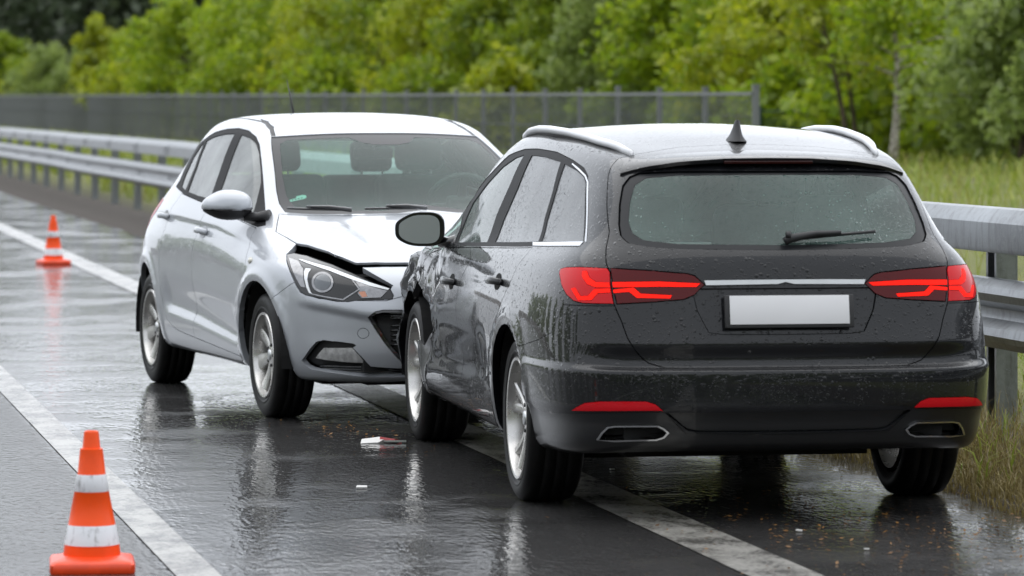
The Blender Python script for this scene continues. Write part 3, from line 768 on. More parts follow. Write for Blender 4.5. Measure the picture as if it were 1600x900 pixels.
ROWS = list(np.arange(0, 2, .25)) + list(np.arange(2, 9, .1)) + list(np.arange(9, 15.01, .25))
def cut(surf, polys, nt=124):
    """polys: [(name, [(t, v) ...])] in order of precedence -> {name: triangles}, vertices (t, v)"""
    vs = []; es = []; fs = []
    for i in range(nt + 1):
        for j in ROWS: vs.append((surf.T * i / nt, j * VS))
    for name, poly in polys:
        d = dens([(min(max(a, 0), surf.T), min(max(b, 0), surf.V)) for a, b in poly]); b0 = len(vs)
        vs += [(a, b * VS) for a, b in d]; fs.append(list(range(b0, len(vs))))
    r = delaunay_2d_cdt([Vector(p) for p in vs], [], fs, 0, 1e-4, False)
    tv = np.array([(p.x, p.y) for p in r[0]]); tri = np.array([f for f in r[2] if len(f) == 3])
    cen = tv[tri].mean(1); lab = np.full(len(tri), -1)
    for k in range(len(polys) - 1, -1, -1):
        q = np.array(vs)[fs[k]]; a = q; b = np.roll(q, -1, 0); ins = np.zeros(len(cen), bool)
        for (ax, ay), (bx, by) in zip(a, b):
            if ay == by: continue
            c = ((ay > cen[:, 1]) != (by > cen[:, 1])) & (cen[:, 0] < (bx - ax) * (cen[:, 1] - ay) / (by - ay) + ax)
            ins ^= c
        lab[ins] = k
    tv[:, 1] /= VS
    tv[:, 0] = np.clip(tv[:, 0], 0, surf.T); tv[:, 1] = np.clip(tv[:, 1], 0, surf.V)
    out = {}
    for f, k in zip(tri.tolist(), lab): out.setdefault(polys[k][0] if k >= 0 else 'rest', []).append(tuple(f))
    return tv, out

def panel(name, skin, pieces, mat, parent=None, gap=.002, lip=.03, off=0.0, extra=None, alone=False):
    """pieces: [(side, tv, tris)] welded into one mesh; its free edge is drawn back by gap and turned in by lip"""
    key = {}; P = []; N = []; F = []
    for sd, tv, tris in pieces:
        if not tris: continue
        ids = sorted({i for f in tris for i in f}); t = tv[ids, 0]; v = tv[ids, 1]
        p = skin.pos(t, v, sd, extra); n = skin.nrm(t, v, sd, extra)
        ctr = (t < 1e-4) | (t > skin.S.T - 1e-4) | (v > skin.S.V - 1e-4)
        p[ctr, 1] = 0; n[ctr, 1] = 0
        n /= np.linalg.norm(n, axis=1, keepdims=True) + 1e-12
        mp = {}
        for k, i in enumerate(ids):
            q = tuple(np.round(p[k], 5))
            if q not in key: key[q] = len(P); P.append(p[k]); N.append(n[k])
            mp[i] = key[q]
        for f in tris:
            g = [mp[i] for i in f]
            if len(set(g)) < 3: continue
            a, b, c = (P[i] for i in g)
            if np.dot(np.cross(b - a, c - a), N[g[0]] + N[g[1]] + N[g[2]]) < 0: g.reverse()
            F.append(g)
    if not F: return None
    P = np.array(P); N = np.array(N); F = np.array(F)
    E = {}
    for f in F:
        for a, b in ((f[0], f[1]), (f[1], f[2]), (f[2], f[0])):
            E.setdefault((min(a, b), max(a, b)), []).append((a, b))
    bd = [x[0] for x in E.values() if len(x) == 1]
    P = P + N * off
    inn = {}
    for a, b in bd:
        d = P[b] - P[a]; L = np.linalg.norm(d)
        if L < 1e-9: continue
        q = np.cross((N[a] + N[b]) / 2, d / L)
        for i in (a, b): inn.setdefault(i, []).append(q)
    iv = {}
    for i, qs in inn.items():
        q = np.sum(qs, 0); L = np.linalg.norm(q); iv[i] = q / L if L > 1e-6 else q * 0
    P2 = P.copy()
    for i, q in iv.items(): P2[i] = P[i] + q * gap
    V = list(P2); NN = list(N); FF = [tuple(f) for f in F]
    if lip:
        top = {}; bot = {}
        for i, q in iv.items():
            top[i] = len(V); V.append(P2[i]); NN.append(-q)
            bot[i] = len(V); V.append(P2[i] - N[i] * lip + q * .001); NN.append(-q)
        for a, b in bd:
            if a in top and b in top: FF.append((top[b], top[a], bot[a], bot[b]))
    return mesh_obj(name, V, FF, mat, parent, normals=NN)

# ---------------------------------------------------------------- wheel
def make_wheel(parent, x, y, side, r, rim_r, width, style, steer=0.0):
    """axle along y; side = +1 when the outer face looks to +y"""
    root = empty('wheel', (x, y, r)); root.parent = parent; root.rotation_euler = (0, 0, steer)
    m = MB(); w = width; s = side
    prof = [(rim_r - .004, -w * .42), (rim_r + .02, -w * .47), (rim_r + (r - rim_r) * .55, -w * .505), (r - .022, -w * .47), (r - .006, -w * .42), (r, -w * .33)]
    groove = []
    for g in (-.2, 0, .2):
        groove += [(r, w * (g - .014)), (r - .003, w * (g - .011)), (r - .003, w * (g + .011)), (r, w * (g + .014))]
    prof = prof + groove + [(a, -b) for a, b in prof[::-1]]
    m.lathe([(a, b * s) for a, b in prof][::(1 if s > 0 else 1)], 72, 'Y')
    # raised ring and lettering band on the side wall
    m.lathe([(rim_r + .016, s * w * .470), (rim_r + .020, s * (w * .470 + .003)), (rim_r + .027, s * (w * .478 + .003)), (rim_r + .031, s * w * .478)], 72, 'Y')
    tyre = m.build('tyre', M['tyre'], root)
    # tread blocks: thin cross cuts
    m = MB(); o = w * .46 * s
    m.lathe([(rim_r + .004, o - s * .002), (rim_r, o + s * .004), (rim_r - .010, o + s * .002), (rim_r - .016, o - s * .014), (rim_r - .022, o - s * .06), (rim_r - .02, -o)], 72, 'Y')
    zf = o - s * .018
    def spoke(a0, a1, w0, w1, twist, dz0=0.02, dz1=0.0):
        n = 7; rows = []
        for k in range(n):
            u = k / (n - 1); rr = .045 + (rim_r - .060) * u
            a = a0 + (a1 - a0) * (u ** 1.2); hw = (w0 + (w1 - w0) * u) / 2
            c = Vector((math.cos(a) * rr, 0, math.sin(a) * rr)); tdir = Vector((-math.sin(a), 0, math.cos(a)))
            y0 = zf - s * (dz0 * (1 - u) ** 2 + dz1 * u * 0) - s * .012 * math.sin(math.pi * u)
            rows.append([c + tdir * hw + Vector((0, y0 - s * .006, 0)), c + tdir * hw * .6 + Vector((0, y0, 0)), c - tdir * hw * .6 + Vector((0, y0, 0)),
                         c - tdir * hw + Vector((0, y0 - s * .006, 0)), c - tdir * hw + Vector((0, y0 - s * .03, 0)), c + tdir * hw + Vector((0, y0 - s * .03, 0))])
        vs = [p for r_ in rows for p in r_]; fs = []
        for k in range(n - 1):
            for q in range(6):
                q2 = (q + 1) % 6; fs.append((k * 6 + q, k * 6 + q2, (k + 1) * 6 + q2, (k + 1) * 6 + q))
        m.add(vs, fs)
    if style == 'twin':
        for k in range(5):
            a = 2 * math.pi * k / 5 + .35
            spoke(a - .10, a - .24, .030, .045, 0); spoke(a + .10, a + .20, .026, .036, 0)
    else:
        for k in range(8):
            a = 2 * math.pi * k / 8 + .2
            spoke(a, a + .05, .044, .074, 0)
    m.lathe([(.0, zf - s * .014), (.034, zf - s * .014), (.062, zf - s * .022), (.068, zf - s * .05)], 32, 'Y')
    rim = m.build('rim', M['alloy'], root, autosmooth=38)
    m = MB(); m.lathe([(0, zf - s * .006), (.024, zf - s * .007), (.029, zf - s * .011), (.030, zf - s * .02)], 28, 'Y'); m.build('hub_cap', M['satin'], rim)
    m = MB()
    for k in range(5):
        a = 2 * math.pi * k / 5; m.lathe([(0, zf - s * .012), (.008, zf - s * .012), (.009, zf - s * .03)], 8, 'Y', (math.cos(a) * .052, 0, math.sin(a) * .052))
    m.build('wheel_bolt', M['black_matt'], rim)
    m = MB(); m.lathe([(.06, o - s * .085), (.145, o - s * .085), (.145, o - s * .11), (.06, o - s * .11)], 40, 'Y')
    m.box((.10, o - s * .095, .07), (.12, .07, .10), bev=.015)
    m.build('brake_disc', M['disc'], root)
    return root

def copy_tree(o, parent=None):
    c = o.copy(); col.objects.link(c)
    if parent is not None: c.parent = parent
    for ch in list(o.children): copy_tree(ch, c)
    return c

def rounded(name, mat, parent, c, d, bev, rot=None):
    m = MB(); m.box((0, 0, 0), d, rot, bev); o = m.build(name, mat, parent); o.location = c; return o

def make_seat(parent, x, y, z=.42, rear=False, width=.50, facing=1):
    """x = where the seat back meets the cushion"""
    root = empty('rear_seat' if rear else 'front_seat', (x, y, z)); root.parent = parent
    rot = Matrix.Rotation(-R_(16), 3, 'Y')
    rounded('cushion', M['seat'], root, (.22, 0, .02), (.50, width, .15), .05)
    rounded('seat_back', M['seat'], root, (-.09, 0, .34), (.13, width * .96, .58), .055, rot)
    rounded('headrest', M['seat'], root, (-.205, 0, .725), (.10, .27 if not rear else .24, .18), .045, rot)
    m = MB()
    for q in (-.06, .06): m.tube([(-.16, q, .58), (-.19, q, .68)], .006, 6)
    m.build('headrest_post', M['satin'], root)
    return root

def steering_wheel(parent, x, y, z):
    root = empty('steering_wheel', (x, y, z)); root.parent = parent; root.rotation_euler = (0, R_(-64), 0)
    m = MB(); vs = []; fs = []; n, k = 40, 8
    for i in range(n):
        a = 2 * math.pi * i / n
        for j in range(k):
            b = 2 * math.pi * j / k; r = .185 + .016 * math.cos(b); vs.append((r * math.cos(a), r * math.sin(a), .016 * math.sin(b)))
    for i in range(n):
        for j in range(k): fs.append((i * k + j, ((i + 1) % n) * k + j, ((i + 1) % n) * k + (j + 1) % k, i * k + (j + 1) % k))
    m.add(vs, fs, True)
    m.box((0, 0, -.01), (.13, .16, .05), None, .02)
    for a in (0, math.pi * .5, -math.pi * .5): m.box((math.cos(a) * .11, math.sin(a) * .11, -.005), (.16 if a == 0 else .04, .04 if a == 0 else .16, .018))
    m.build('wheel_ring', M['trim'], root)
    return root

def loft(m, rings, cap=True):
    """rings: equal-length closed loops of points"""
    n = len(rings[0]); vs = [p for r in rings for p in r]; fs = []
    for i in range(len(rings) - 1):
        for k in range(n): fs.append((i * n + k, i * n + (k + 1) % n, (i + 1) * n + (k + 1) % n, (i + 1) * n + k))
    if cap: fs.append(tuple(range(n))[::-1]); fs.append(tuple((len(rings) - 1) * n + k for k in range(n)))
    m.add(vs, fs, True)

def tread_wall(parent, x, y, r, w, side):
    pass
# panel outlines on the body surfaces, in surface coordinates (t, v)
BAKED = {
  'W': {
    'tailgate': [(0, 13.03), (0.293, 13.03), (1.732, 12.782), (2.933, 11.855), (3.235, 11.448), (3.311, 10.953), (3.27, 10.63), (3.009, 9.824), (2.724, 9.138), (2.636, 8.537), (2.468, 7.762), (2.348, 7.452), (2.2, 6.527), (2.069, 6.076), (1.97, 5.604), (1.85, 5.199), (1.683, 4.769), (1.443, 4.425), (0.975, 4.328), (0.141, 4.287), (0, 4.287)],
    'rear_window': [(0.497, 10.842), (1.462, 10.863), (2.315, 10.826), (2.571, 10.681), (2.699, 10.394), (2.647, 9.875), (2.542, 9.373), (2.422, 9.028), (2.217, 8.772), (1.711, 8.595), (0.919, 8.506), (0.07, 8.459), (0, 8.459), (0, 10.842)],
    'rear_clear': [(0.503, 10.753), (1.456, 10.749), (2.119, 10.67), (2.368, 10.445), (2.397, 9.968), (2.332, 9.47), (2.198, 9.164), (1.959, 8.938), (1.373, 8.799), (0.059, 8.731), (0, 8.731), (0, 10.753)],
    'lamp_outer': [(3.471, 7.384), (3.476, 7.543), (3.327, 7.605), (3.018, 7.622), (2.415, 7.59), (2.348, 7.452), (2.2, 6.527), (2.751, 6.515), (2.961, 6.568), (3.15, 6.735), (3.307, 6.974)],
    'lamp_inner': [(2.357, 7.591), (1.692, 7.505), (1.188, 7.39), (1.103, 7.323), (0.969, 7.042), (1.093, 6.763), (1.228, 6.649), (1.646, 6.585), (2.149, 6.528), (2.225, 6.951)],
    'strip_upper': [(2.262, 7.119), (1.56, 7.14), (1.025, 7.08), (1.071, 6.979), (1.553, 6.99), (2.237, 6.969)],
    'strip_lower': [(2.231, 6.898), (1.914, 6.962), (1.803, 6.798), (1.377, 6.756), (1.4, 6.674), (1.855, 6.689), (1.975, 6.847), (2.214, 6.81)],
    'strip_outer': [(2.879, 7.464), (2.796, 7.466), (2.705, 7.254), (2.546, 7.107), (2.314, 7.1), (2.29, 6.969), (2.554, 6.965), (2.715, 7.055), (2.861, 7.292)],
    'strip_outer2': [(3.049, 6.911), (2.961, 6.933), (2.82, 6.703), (2.665, 6.711), (2.56, 6.91), (2.287, 6.932), (2.269, 6.827), (2.49, 6.805), (2.594, 6.61), (2.851, 6.595)],
    'chrome': [(0.979, 7.167), (0.511, 7.181), (0.093, 7.184), (0, 7.184), (0, 7.109), (0.094, 7.048), (0.953, 7.023)],
    'recess': [(1.118, 6.916), (1.053, 6.378), (0.917, 5.822), (0.75, 5.767), (0.116, 5.754), (0, 5.754), (0, 6.916)],
    'reflector': [(2.923, 2.745), (2.793, 2.862), (2.638, 2.98), (2.385, 3.032), (1.709, 3.034), (1.591, 2.947), (1.492, 2.753)],
    'exhaust': [(2.504, 1.82), (2.398, 2.082), (2.294, 2.246), (2.178, 2.284), (1.558, 2.282), (1.475, 2.186), (1.409, 2.033), (1.474, 1.851), (1.574, 1.756), (2.192, 1.731)],
    'exhaust_hole': [(2.456, 1.817), (2.366, 2.049), (2.274, 2.204), (2.169, 2.237), (1.566, 2.23), (1.491, 2.143), (1.442, 2.033), (1.49, 1.886), (1.583, 1.805), (2.19, 1.792)],
    'diffuser': [(1.459, 2.675), (1.179, 2.095), (1.062, 2.026), (0.131, 1.997), (0, 1.997), (0, 2.675)],
    'valance': [(4.6, 3.02), (3.887, 2.605), (1.476, 2.704), (1.201, 1.984), (0.13, 1.929), (0, 1.929), (0, 0), (4.6, 0)],
    'bumper': [(4.512, 4.631), (3.854, 5.135), (3.448, 5.522), (3.317, 5.963), (3.194, 6.435), (2.188, 6.478), (0, 4.3), (0, 0), (5.6, 0), (5.3, 3)],
    'dlo': [(7.675, 8.318), (7.971, 9.088), (8.9, 9.816), (8.087, 10.428), (7.693, 10.851), (6.988, 11.071), (6.391, 11.134), (5.533, 11.133), (4.775, 10.967), (4.239, 10.782), (3.972, 10.565), (3.769, 10.057), (3.463, 9.245), (3.279, 8.684), (3.323, 8.536), (4.871, 8.546), (6.201, 8.401), (6.946, 8.286)],
    'pane_front': [(7.643, 8.455), (7.893, 9.052), (8.169, 9.708), (7.929, 10.147), (7.572, 10.56), (7.174, 10.807), (6.848, 10.905), (6.75, 10.149), (6.763, 9.493), (6.623, 8.595)],
    'pane_rear': [(6.484, 10.919), (5.916, 10.918), (5.205, 10.841), (5.068, 10.058), (5.045, 9.463), (4.894, 8.771), (6.358, 8.624), (6.447, 9.342), (6.398, 10.117)],
    'pane_quarter': [(5.025, 10.795), (4.486, 10.672), (4.144, 10.525), (4, 10.377), (3.706, 9.659), (3.35, 8.792), (4.78, 8.774), (4.931, 9.418), (4.952, 10.063)],
    'chrome_sill': [(5.021, 8.712), (3.292, 8.754), (3.311, 8.552), (4.927, 8.559)],
    'chrome_post': [(3.251, 8.768), (3.607, 9.664), (3.921, 10.385), (4.077, 10.534), (4.363, 10.67), (4.716, 10.821), (4.715, 10.864), (4.37, 10.73), (4.049, 10.575), (3.864, 10.391), (3.563, 9.666), (3.189, 8.714)],
    'door_front': [(7.002, 8.189), (6.85, 7.493), (6.933, 6.976), (7.044, 6.493), (7.102, 5.995), (7.113, 5.425), (7.035, 4.227), (7.019, 3.315), (7.069, 2.456), (7.242, 1.402), (7.9, 1.272), (8.6, 1.176), (8.414, 2.094), (8.352, 2.772), (8.223, 3.465), (8.05, 3.901), (8.007, 4.641), (8.06, 5.071), (8.282, 5.383), (8.498, 5.736), (8.673, 6.153), (8.499, 6.782), (8.323, 7.452), (8.034, 7.987), (7.526, 8.077)],
    'door_rear': [(7.002, 8.189), (6.85, 7.493), (6.933, 6.976), (7.044, 6.493), (7.102, 5.995), (7.113, 5.425), (7.035, 4.227), (7.019, 3.315), (7.069, 2.456), (7.242, 1.402), (6.133, 1.753), (5.842, 2.888), (5.728, 3.526), (5.591, 4.54), (5.503, 5.48), (5.425, 5.892), (5.129, 6.942), (5.033, 7.493), (4.911, 8.027), (4.903, 8.482)],
    'tear': [(8.728, 5.983), (8.549, 5.746), (8.33, 5.392), (8.106, 5.05), (8.053, 4.617), (8.097, 3.88), (8.395, 3.179), (8.874, 3.451), (8.873, 4.272), (8.798, 5.157)],
    'fender': [(8.034, 7.987), (8.323, 7.452), (8.499, 6.782), (8.673, 6.153), (8.725, 5.958), (8.798, 5.157), (8.841, 4.529), (9.046, 4.756), (9.297, 5.008), (9.7, 4.824), (9.7, 4.248), (10.2, 2), (11, 6), (9.6, 7.6)],
    'roof_seam_strip': [(2.928, 11.794), (3.218, 11.409)],
    'pts': {
      'handle_f': (1.483, 0.877, 0.785, 7.347, 6.304),
      'handle_r': (0.31, 0.869, 0.836, 5.639, 6.772),
      'rail_f': (1.334, 0.602, 1.388, 8.3, 11.448),
      'rail_r': (-0.396, 0.475, 1.346, 2.983, 11.907),
      'belt_f': (1.64, 0.837, 0.931, 7.57, 8.193),
      'ant': (-0.18, -0.002, 1.397, 0.015, 13.668),
      'wiper': (-0.875, -0.008, 1.028, 0.026, 8.811),
      'wtip': (-0.838, -0.338, 1.051, 1.206, 9.05),
      'mirror_base': (1.941, 0.825, 0.937, 7.995, 8.408),
      'plateTL': (-0.937, 0.218, 0.834, 0.688, 6.742),
      'plateBR': (-0.958, -0.252, 0.719, 0.791, 5.941),
      'spoilL': (-0.495, 0.571, 1.268, 3.199, 10.68),
      'spoilM': (-0.567, 0.343, 1.322, 1.588, 11.355),
      'spoilC': (-0.566, 0.115, 1.336, 0.497, 11.546),
      'seamL': (-0.41, 0.476, 1.344, 2.933, 11.855),
      'seamM': (-0.318, 0.274, 1.372, 1.732, 12.782),
      'glassTL': (-0.576, 0.496, 1.282, 2.482, 10.846),
    },
    'arch_rear': [(5.6, 0.888), (5.7, 0.888), (5.7, 0.888), (5.73, 1.684), (5.735, 2.194), (5.724, 2.64), (5.697, 3.06), (5.654, 3.472), (5.596, 3.894), (5.524, 4.349), (5.438, 4.78), (5.342, 5.095), (5.237, 5.289), (5.124, 5.383), (5.007, 5.383), (4.889, 5.289), (4.773, 5.095), (4.662, 4.781), (4.56, 4.35), (4.47, 3.894), (4.395, 3.471), (4.338, 3.058), (4.301, 2.636), (4.285, 2.188), (4.29, 1.675), (4.3, 0.888), (4.4, 0.888), (4.4, 0.888), (4.4, 0), (5.6, 0)],
    'arch_front': [(9.5, 0.792), (9.5, 0.888), (9.6, 0.696), (9.538, 1.614), (9.532, 2.142), (9.515, 2.605), (9.488, 3.043), (9.449, 3.47), (9.399, 3.903), (9.34, 4.362), (9.274, 4.795), (9.202, 5.114), (9.126, 5.312), (9.049, 5.405), (8.972, 5.4), (8.896, 5.3), (8.825, 5.101), (8.759, 4.783), (8.701, 4.351), (8.65, 3.895), (8.61, 3.472), (8.579, 3.059), (8.56, 2.638), (8.552, 2.191), (8.556, 1.681), (8.6, 0.888), (8.6, 0.888), (8.6, 0.888), (8.6, 0), (9.5, 0)],
  },
  'S': {
    'windscreen': [(9.495, 11.172), (11.215, 11.204), (12.351, 11.212), (13, 11.212), (13, 9), (12.29, 8.895), (11.437, 8.897), (10.653, 8.911), (10.146, 8.942), (9.729, 8.981), (9.566, 9.24), (9.511, 9.584), (9.527, 10.256)],
    'wind_clear': [(9.895, 10.877), (10.171, 11.016), (12.005, 11.031), (12.309, 10.823), (12.626, 10.753), (13, 10.753), (13, 9.18), (12.044, 9), (10.867, 9.045), (10.331, 9.096), (10.012, 9.157), (9.832, 9.478), (9.803, 9.928)],
    'dlo': [(4.612, 9.132), (4.611, 9.39), (4.266, 9.941), (4, 10.488), (4.589, 10.765), (5.288, 11.134), (6.067, 11.361), (6.895, 11.509), (7.782, 11.458), (8.526, 11.168), (8.832, 10.85), (8.925, 10.433), (8.978, 9.859), (9.028, 9.152), (9.057, 8.391), (8.795, 8.247), (7.676, 8.577), (6.548, 8.804), (5.37, 8.976)],
    'pane_quarter': [(4.985, 9.204), (5.388, 9.105), (5.206, 9.918), (4.82, 10.739), (4.636, 10.594), (4.575, 10.193), (4.768, 9.663)],
    'pane_rear': [(5.543, 9.093), (5.343, 9.89), (4.966, 10.79), (5.509, 10.966), (6.125, 11.115), (6.826, 11.206), (6.715, 10.347), (6.68, 9.698), (6.662, 9.054), (6.115, 9.05)],
    'pane_front': [(7.348, 11.194), (8.048, 11.116), (8.578, 10.916), (8.8, 10.577), (8.868, 10.107), (8.868, 9.796), (8.703, 9.414), (8.539, 8.919), (8.499, 8.542), (7.774, 8.71), (6.999, 8.872), (6.967, 9.328), (7.117, 10.29)],
    'hood': [(9.739, 8.906), (9.522, 8.923), (9.438, 8.566), (9.401, 8.123), (9.706, 7.887), (9.984, 7.621), (10.231, 7.561), (10.65, 7.265), (10.915, 6.969), (11.135, 6.678), (11.447, 6.721), (11.561, 6.703), (13, 6.703), (13, 8.9), (12.267, 8.842), (11.421, 8.845), (10.643, 8.859)],
    'gap': [(9.82, 7.052), (9.905, 7.354), (9.984, 7.621), (10.231, 7.561), (10.65, 7.265), (10.915, 6.969), (11.135, 6.678), (11.447, 6.721), (11.561, 6.703), (13, 6.703), (13, 6.603), (11.557, 6.585), (11.234, 6.543), (11.547, 5.849), (11.668, 5.579), (11.631, 5.379), (11.544, 5.51), (11.366, 5.771), (11.083, 6.24), (10.766, 6.673), (10.271, 7.089), (9.988, 7.17)],
    'headlamp': [(9.82, 7.052), (9.988, 7.17), (10.271, 7.089), (10.766, 6.673), (11.083, 6.24), (11.366, 5.771), (11.544, 5.51), (11.631, 5.379), (11.671, 5.056), (11.653, 4.881), (11.487, 4.847), (11.182, 4.8), (11.034, 4.705), (10.877, 4.698), (10.6, 4.81), (10.351, 4.897), (10.261, 5.021), (10.198, 5.182), (10.129, 5.469), (10.002, 6.03), (9.875, 6.631)],
    'drl': [(10.113, 6.828), (10.193, 6.832), (10.721, 6.494), (11.086, 6.058), (11.344, 5.735), (11.618, 5.419), (11.595, 5.346), (11.339, 5.549), (11.064, 5.89), (10.731, 6.284), (10.278, 6.675)],
    'drl2': [(10.309, 6.292), (10.41, 6.305), (10.377, 6.053), (10.369, 5.687), (10.405, 5.325), (10.446, 5.074), (10.48, 4.98), (10.425, 5.007), (10.365, 5.266), (10.316, 5.703), (10.294, 6.059)],
    'chromeline': [(10.464, 5.003), (10.703, 4.923), (10.958, 4.841), (11.183, 5.369), (11.079, 5.861), (11.098, 5.882), (11.211, 5.372), (10.968, 4.772), (10.693, 4.86), (10.458, 4.956)],
    'turn': [(11.127, 5.816), (11.365, 5.517), (11.595, 5.313), (11.496, 4.957), (11.228, 4.91), (11.165, 5.157), (11.211, 5.372)],
    'turn_amber': [(11.183, 5.223), (11.274, 5.264), (11.31, 5.011), (11.237, 4.958)],
    'lamp_chrome': [(9.891, 6.877), (10.121, 6.749), (10.269, 6.251), (10.298, 5.696), (10.342, 5.258), (10.258, 5.263), (10.163, 5.612), (10.021, 6.226)],
    'projector': [(10.809, 5.652), (10.805, 5.508), (10.789, 5.374), (10.762, 5.258), (10.727, 5.167), (10.686, 5.106), (10.64, 5.078), (10.594, 5.084), (10.55, 5.124), (10.512, 5.194), (10.481, 5.293), (10.461, 5.412), (10.452, 5.549), (10.455, 5.692), (10.47, 5.837), (10.496, 5.97), (10.53, 6.08), (10.571, 6.158), (10.618, 6.194), (10.665, 6.187), (10.71, 6.137), (10.75, 6.049), (10.781, 5.932), (10.801, 5.797)],
    'projector_lens': [(10.774, 5.643), (10.771, 5.529), (10.758, 5.423), (10.737, 5.331), (10.709, 5.259), (10.676, 5.209), (10.64, 5.187), (10.603, 5.191), (10.568, 5.223), (10.538, 5.279), (10.514, 5.358), (10.498, 5.453), (10.491, 5.561), (10.494, 5.675), (10.506, 5.787), (10.526, 5.889), (10.553, 5.974), (10.587, 6.034), (10.623, 6.062), (10.66, 6.056), (10.696, 6.019), (10.727, 5.952), (10.752, 5.862), (10.768, 5.756)],
    'grille': [(11.316, 4.027), (11.423, 4.287), (11.528, 4.363), (11.607, 4.364), (13, 4.364), (13, 3.55), (12, 3.52), (11.775, 2.207), (11.659, 2.572), (11.536, 3.009), (11.404, 3.573)],
    'grille_mesh': [(11.36, 4.015), (11.44, 4.201), (11.528, 4.261), (11.607, 4.262), (13, 4.262), (13, 3.66), (12.05, 3.64), (11.773, 2.39), (11.658, 2.753), (11.536, 3.24), (11.431, 3.679)],
    'fog': [(10.233, 2.156), (10.32, 2.38), (10.408, 2.652), (10.517, 2.937), (10.631, 3.018), (10.895, 2.987), (11.104, 2.928), (11.141, 2.866), (11.094, 2.774), (11.223, 2.406), (11.352, 2.016), (11.585, 1.967), (11.735, 1.941), (13, 1.941), (13, 1.701), (11.742, 1.56), (11.27, 1.566), (10.827, 1.699), (10.408, 1.809), (10.303, 1.929)],
    'fog_lip': [(10.156, 2.102), (10.286, 2.439), (10.43, 2.847), (10.536, 3.106), (10.633, 3.171), (11.058, 3.091), (11.404, 2.929), (11.141, 2.866)],
    'fog_lamp': [(10.465, 2.262), (10.546, 2.494), (10.627, 2.711), (11.076, 2.759), (11.177, 2.456), (11.269, 2.133), (11.015, 2.144), (10.68, 2.201)],
    'tow': [(11.324, 3.363), (11.318, 3.284), (11.3, 3.216), (11.274, 3.171), (11.242, 3.154), (11.211, 3.168), (11.185, 3.211), (11.167, 3.276), (11.161, 3.355), (11.167, 3.434), (11.185, 3.503), (11.212, 3.549), (11.243, 3.567), (11.274, 3.552), (11.3, 3.508), (11.318, 3.442)],
    'lower': [(9.3, 1.08), (9.6, 1.08), (10.8, 0.984), (11.2, 0.984), (11.3, 0.984), (11.4, 0.984), (11.555, 1.118), (11.75, 1.271), (13, 1.271), (13, 0), (9.8, 0)],
    'bumper': [(10.13, 5.437), (9.855, 4.926), (9.644, 4.499), (9.5, 4.5), (9.5, 0), (13, 0), (13, 6.2), (11.574, 4.802), (11.182, 4.782), (10.6, 4.78), (10.261, 4.991)],
    'door_front': [(6.74, 8.788), (6.744, 7.982), (6.688, 6.864), (6.618, 6.045), (6.644, 5.359), (6.642, 3.925), (6.537, 2.149), (7.374, 1.966), (8.241, 1.797), (8.439, 3.163), (8.55, 4.354), (8.654, 5.492), (8.607, 6.752), (8.637, 7.552), (8.732, 8.176), (7.683, 8.543)],
    'door_rear': [(6.74, 8.788), (6.744, 7.982), (6.688, 6.864), (6.618, 6.045), (6.644, 5.359), (6.642, 3.925), (6.537, 2.149), (6.149, 2.229), (5.765, 2.346), (5.571, 2.552), (5.372, 2.896), (5.271, 4.103), (5.214, 4.737), (5.234, 5.813), (5.278, 7.106), (5.244, 8.195), (5.307, 8.948)],
    'ditch': [(9.509, 11.195), (9.333, 11.593), (8.704, 12.118), (7.6, 12.472), (8, 12.32), (6.5, 12.4), (4.4, 12.4), (4.4, 12.5), (6.5, 12.5), (8, 12.44), (7.291, 12.672), (8.502, 12.475), (9.426, 11.87), (9.696, 11.211)],
    'pts': {
      'handle_r': (0.382, -0.928, 0.932, 5.096, 7.542),
      'handle_f': (1.348, -0.947, 0.875, 6.916, 7.172),
      'side_sig': (2.411, -0.958, 0.765, 8.785, 6.09),
      'mirror': (2.071, -0.824, 0.947, 8.795, 8.537),
      'sticker': (1.965, -0.604, 1.069, 10.096, 9.424),
      'ant': (0.459, -0.275, 1.486, 5.2, 13.848),
      'wiperA': (2.089, -0.682, 0.996, 9.77, 9.002),
      'wiperB': (2.247, -0.368, 0.99, 11.373, 8.919),
      'swA': (0.545, -0.966, 0.477, 5.484, 3.48),
      'swB': (1.217, -0.959, 0.448, 6.694, 3.243),
      'swC': (2.177, -0.954, 0.377, 8.328, 2.675),
      'upA': (-0.005, -0.885, 0.964, 4.117, 7.79),
      'upB': (1.586, -0.924, 0.918, 7.344, 7.8),
      'upC': (2.234, -0.907, 0.863, 8.628, 7.473),
      'upD': (2.766, -0.846, 0.798, 9.88, 6.955),
    },
    'arch_rear': [(5, 0.888), (5, 0.888), (5.1, 0.888), (5.101, 1.666), (5.108, 2.178), (5.094, 2.644), (5.062, 3.091), (5.01, 3.523), (4.941, 3.924), (4.855, 4.277), (4.755, 4.573), (4.641, 4.805), (4.516, 4.965), (4.382, 5.047), (4.241, 5.046), (4.095, 4.962), (3.945, 4.797), (3.798, 4.556), (3.656, 4.243), (3.526, 3.868), (3.411, 3.45), (3.317, 3.004), (3.247, 2.539), (3.199, 2.044), (3.143, 1.446), (3.1, 0.984), (3.2, 0.888), (3.4, 0.888), (3.4, 0), (5, 0)],
    'arch_front': [(10, 0.888), (10.1, 0.888), (10.1, 0.984), (10.008, 1.727), (9.978, 2.235), (9.941, 2.714), (9.889, 3.174), (9.82, 3.614), (9.736, 4.023), (9.636, 4.385), (9.525, 4.687), (9.404, 4.917), (9.279, 5.07), (9.152, 5.14), (9.026, 5.125), (8.906, 5.03), (8.794, 4.858), (8.692, 4.617), (8.603, 4.312), (8.527, 3.952), (8.465, 3.545), (8.42, 3.106), (8.391, 2.652), (8.379, 2.18), (8.385, 1.66), (8.4, 0.888), (8.4, 0.888), (8.5, 0.888), (8.5, 0), (10, 0)],
  },
}
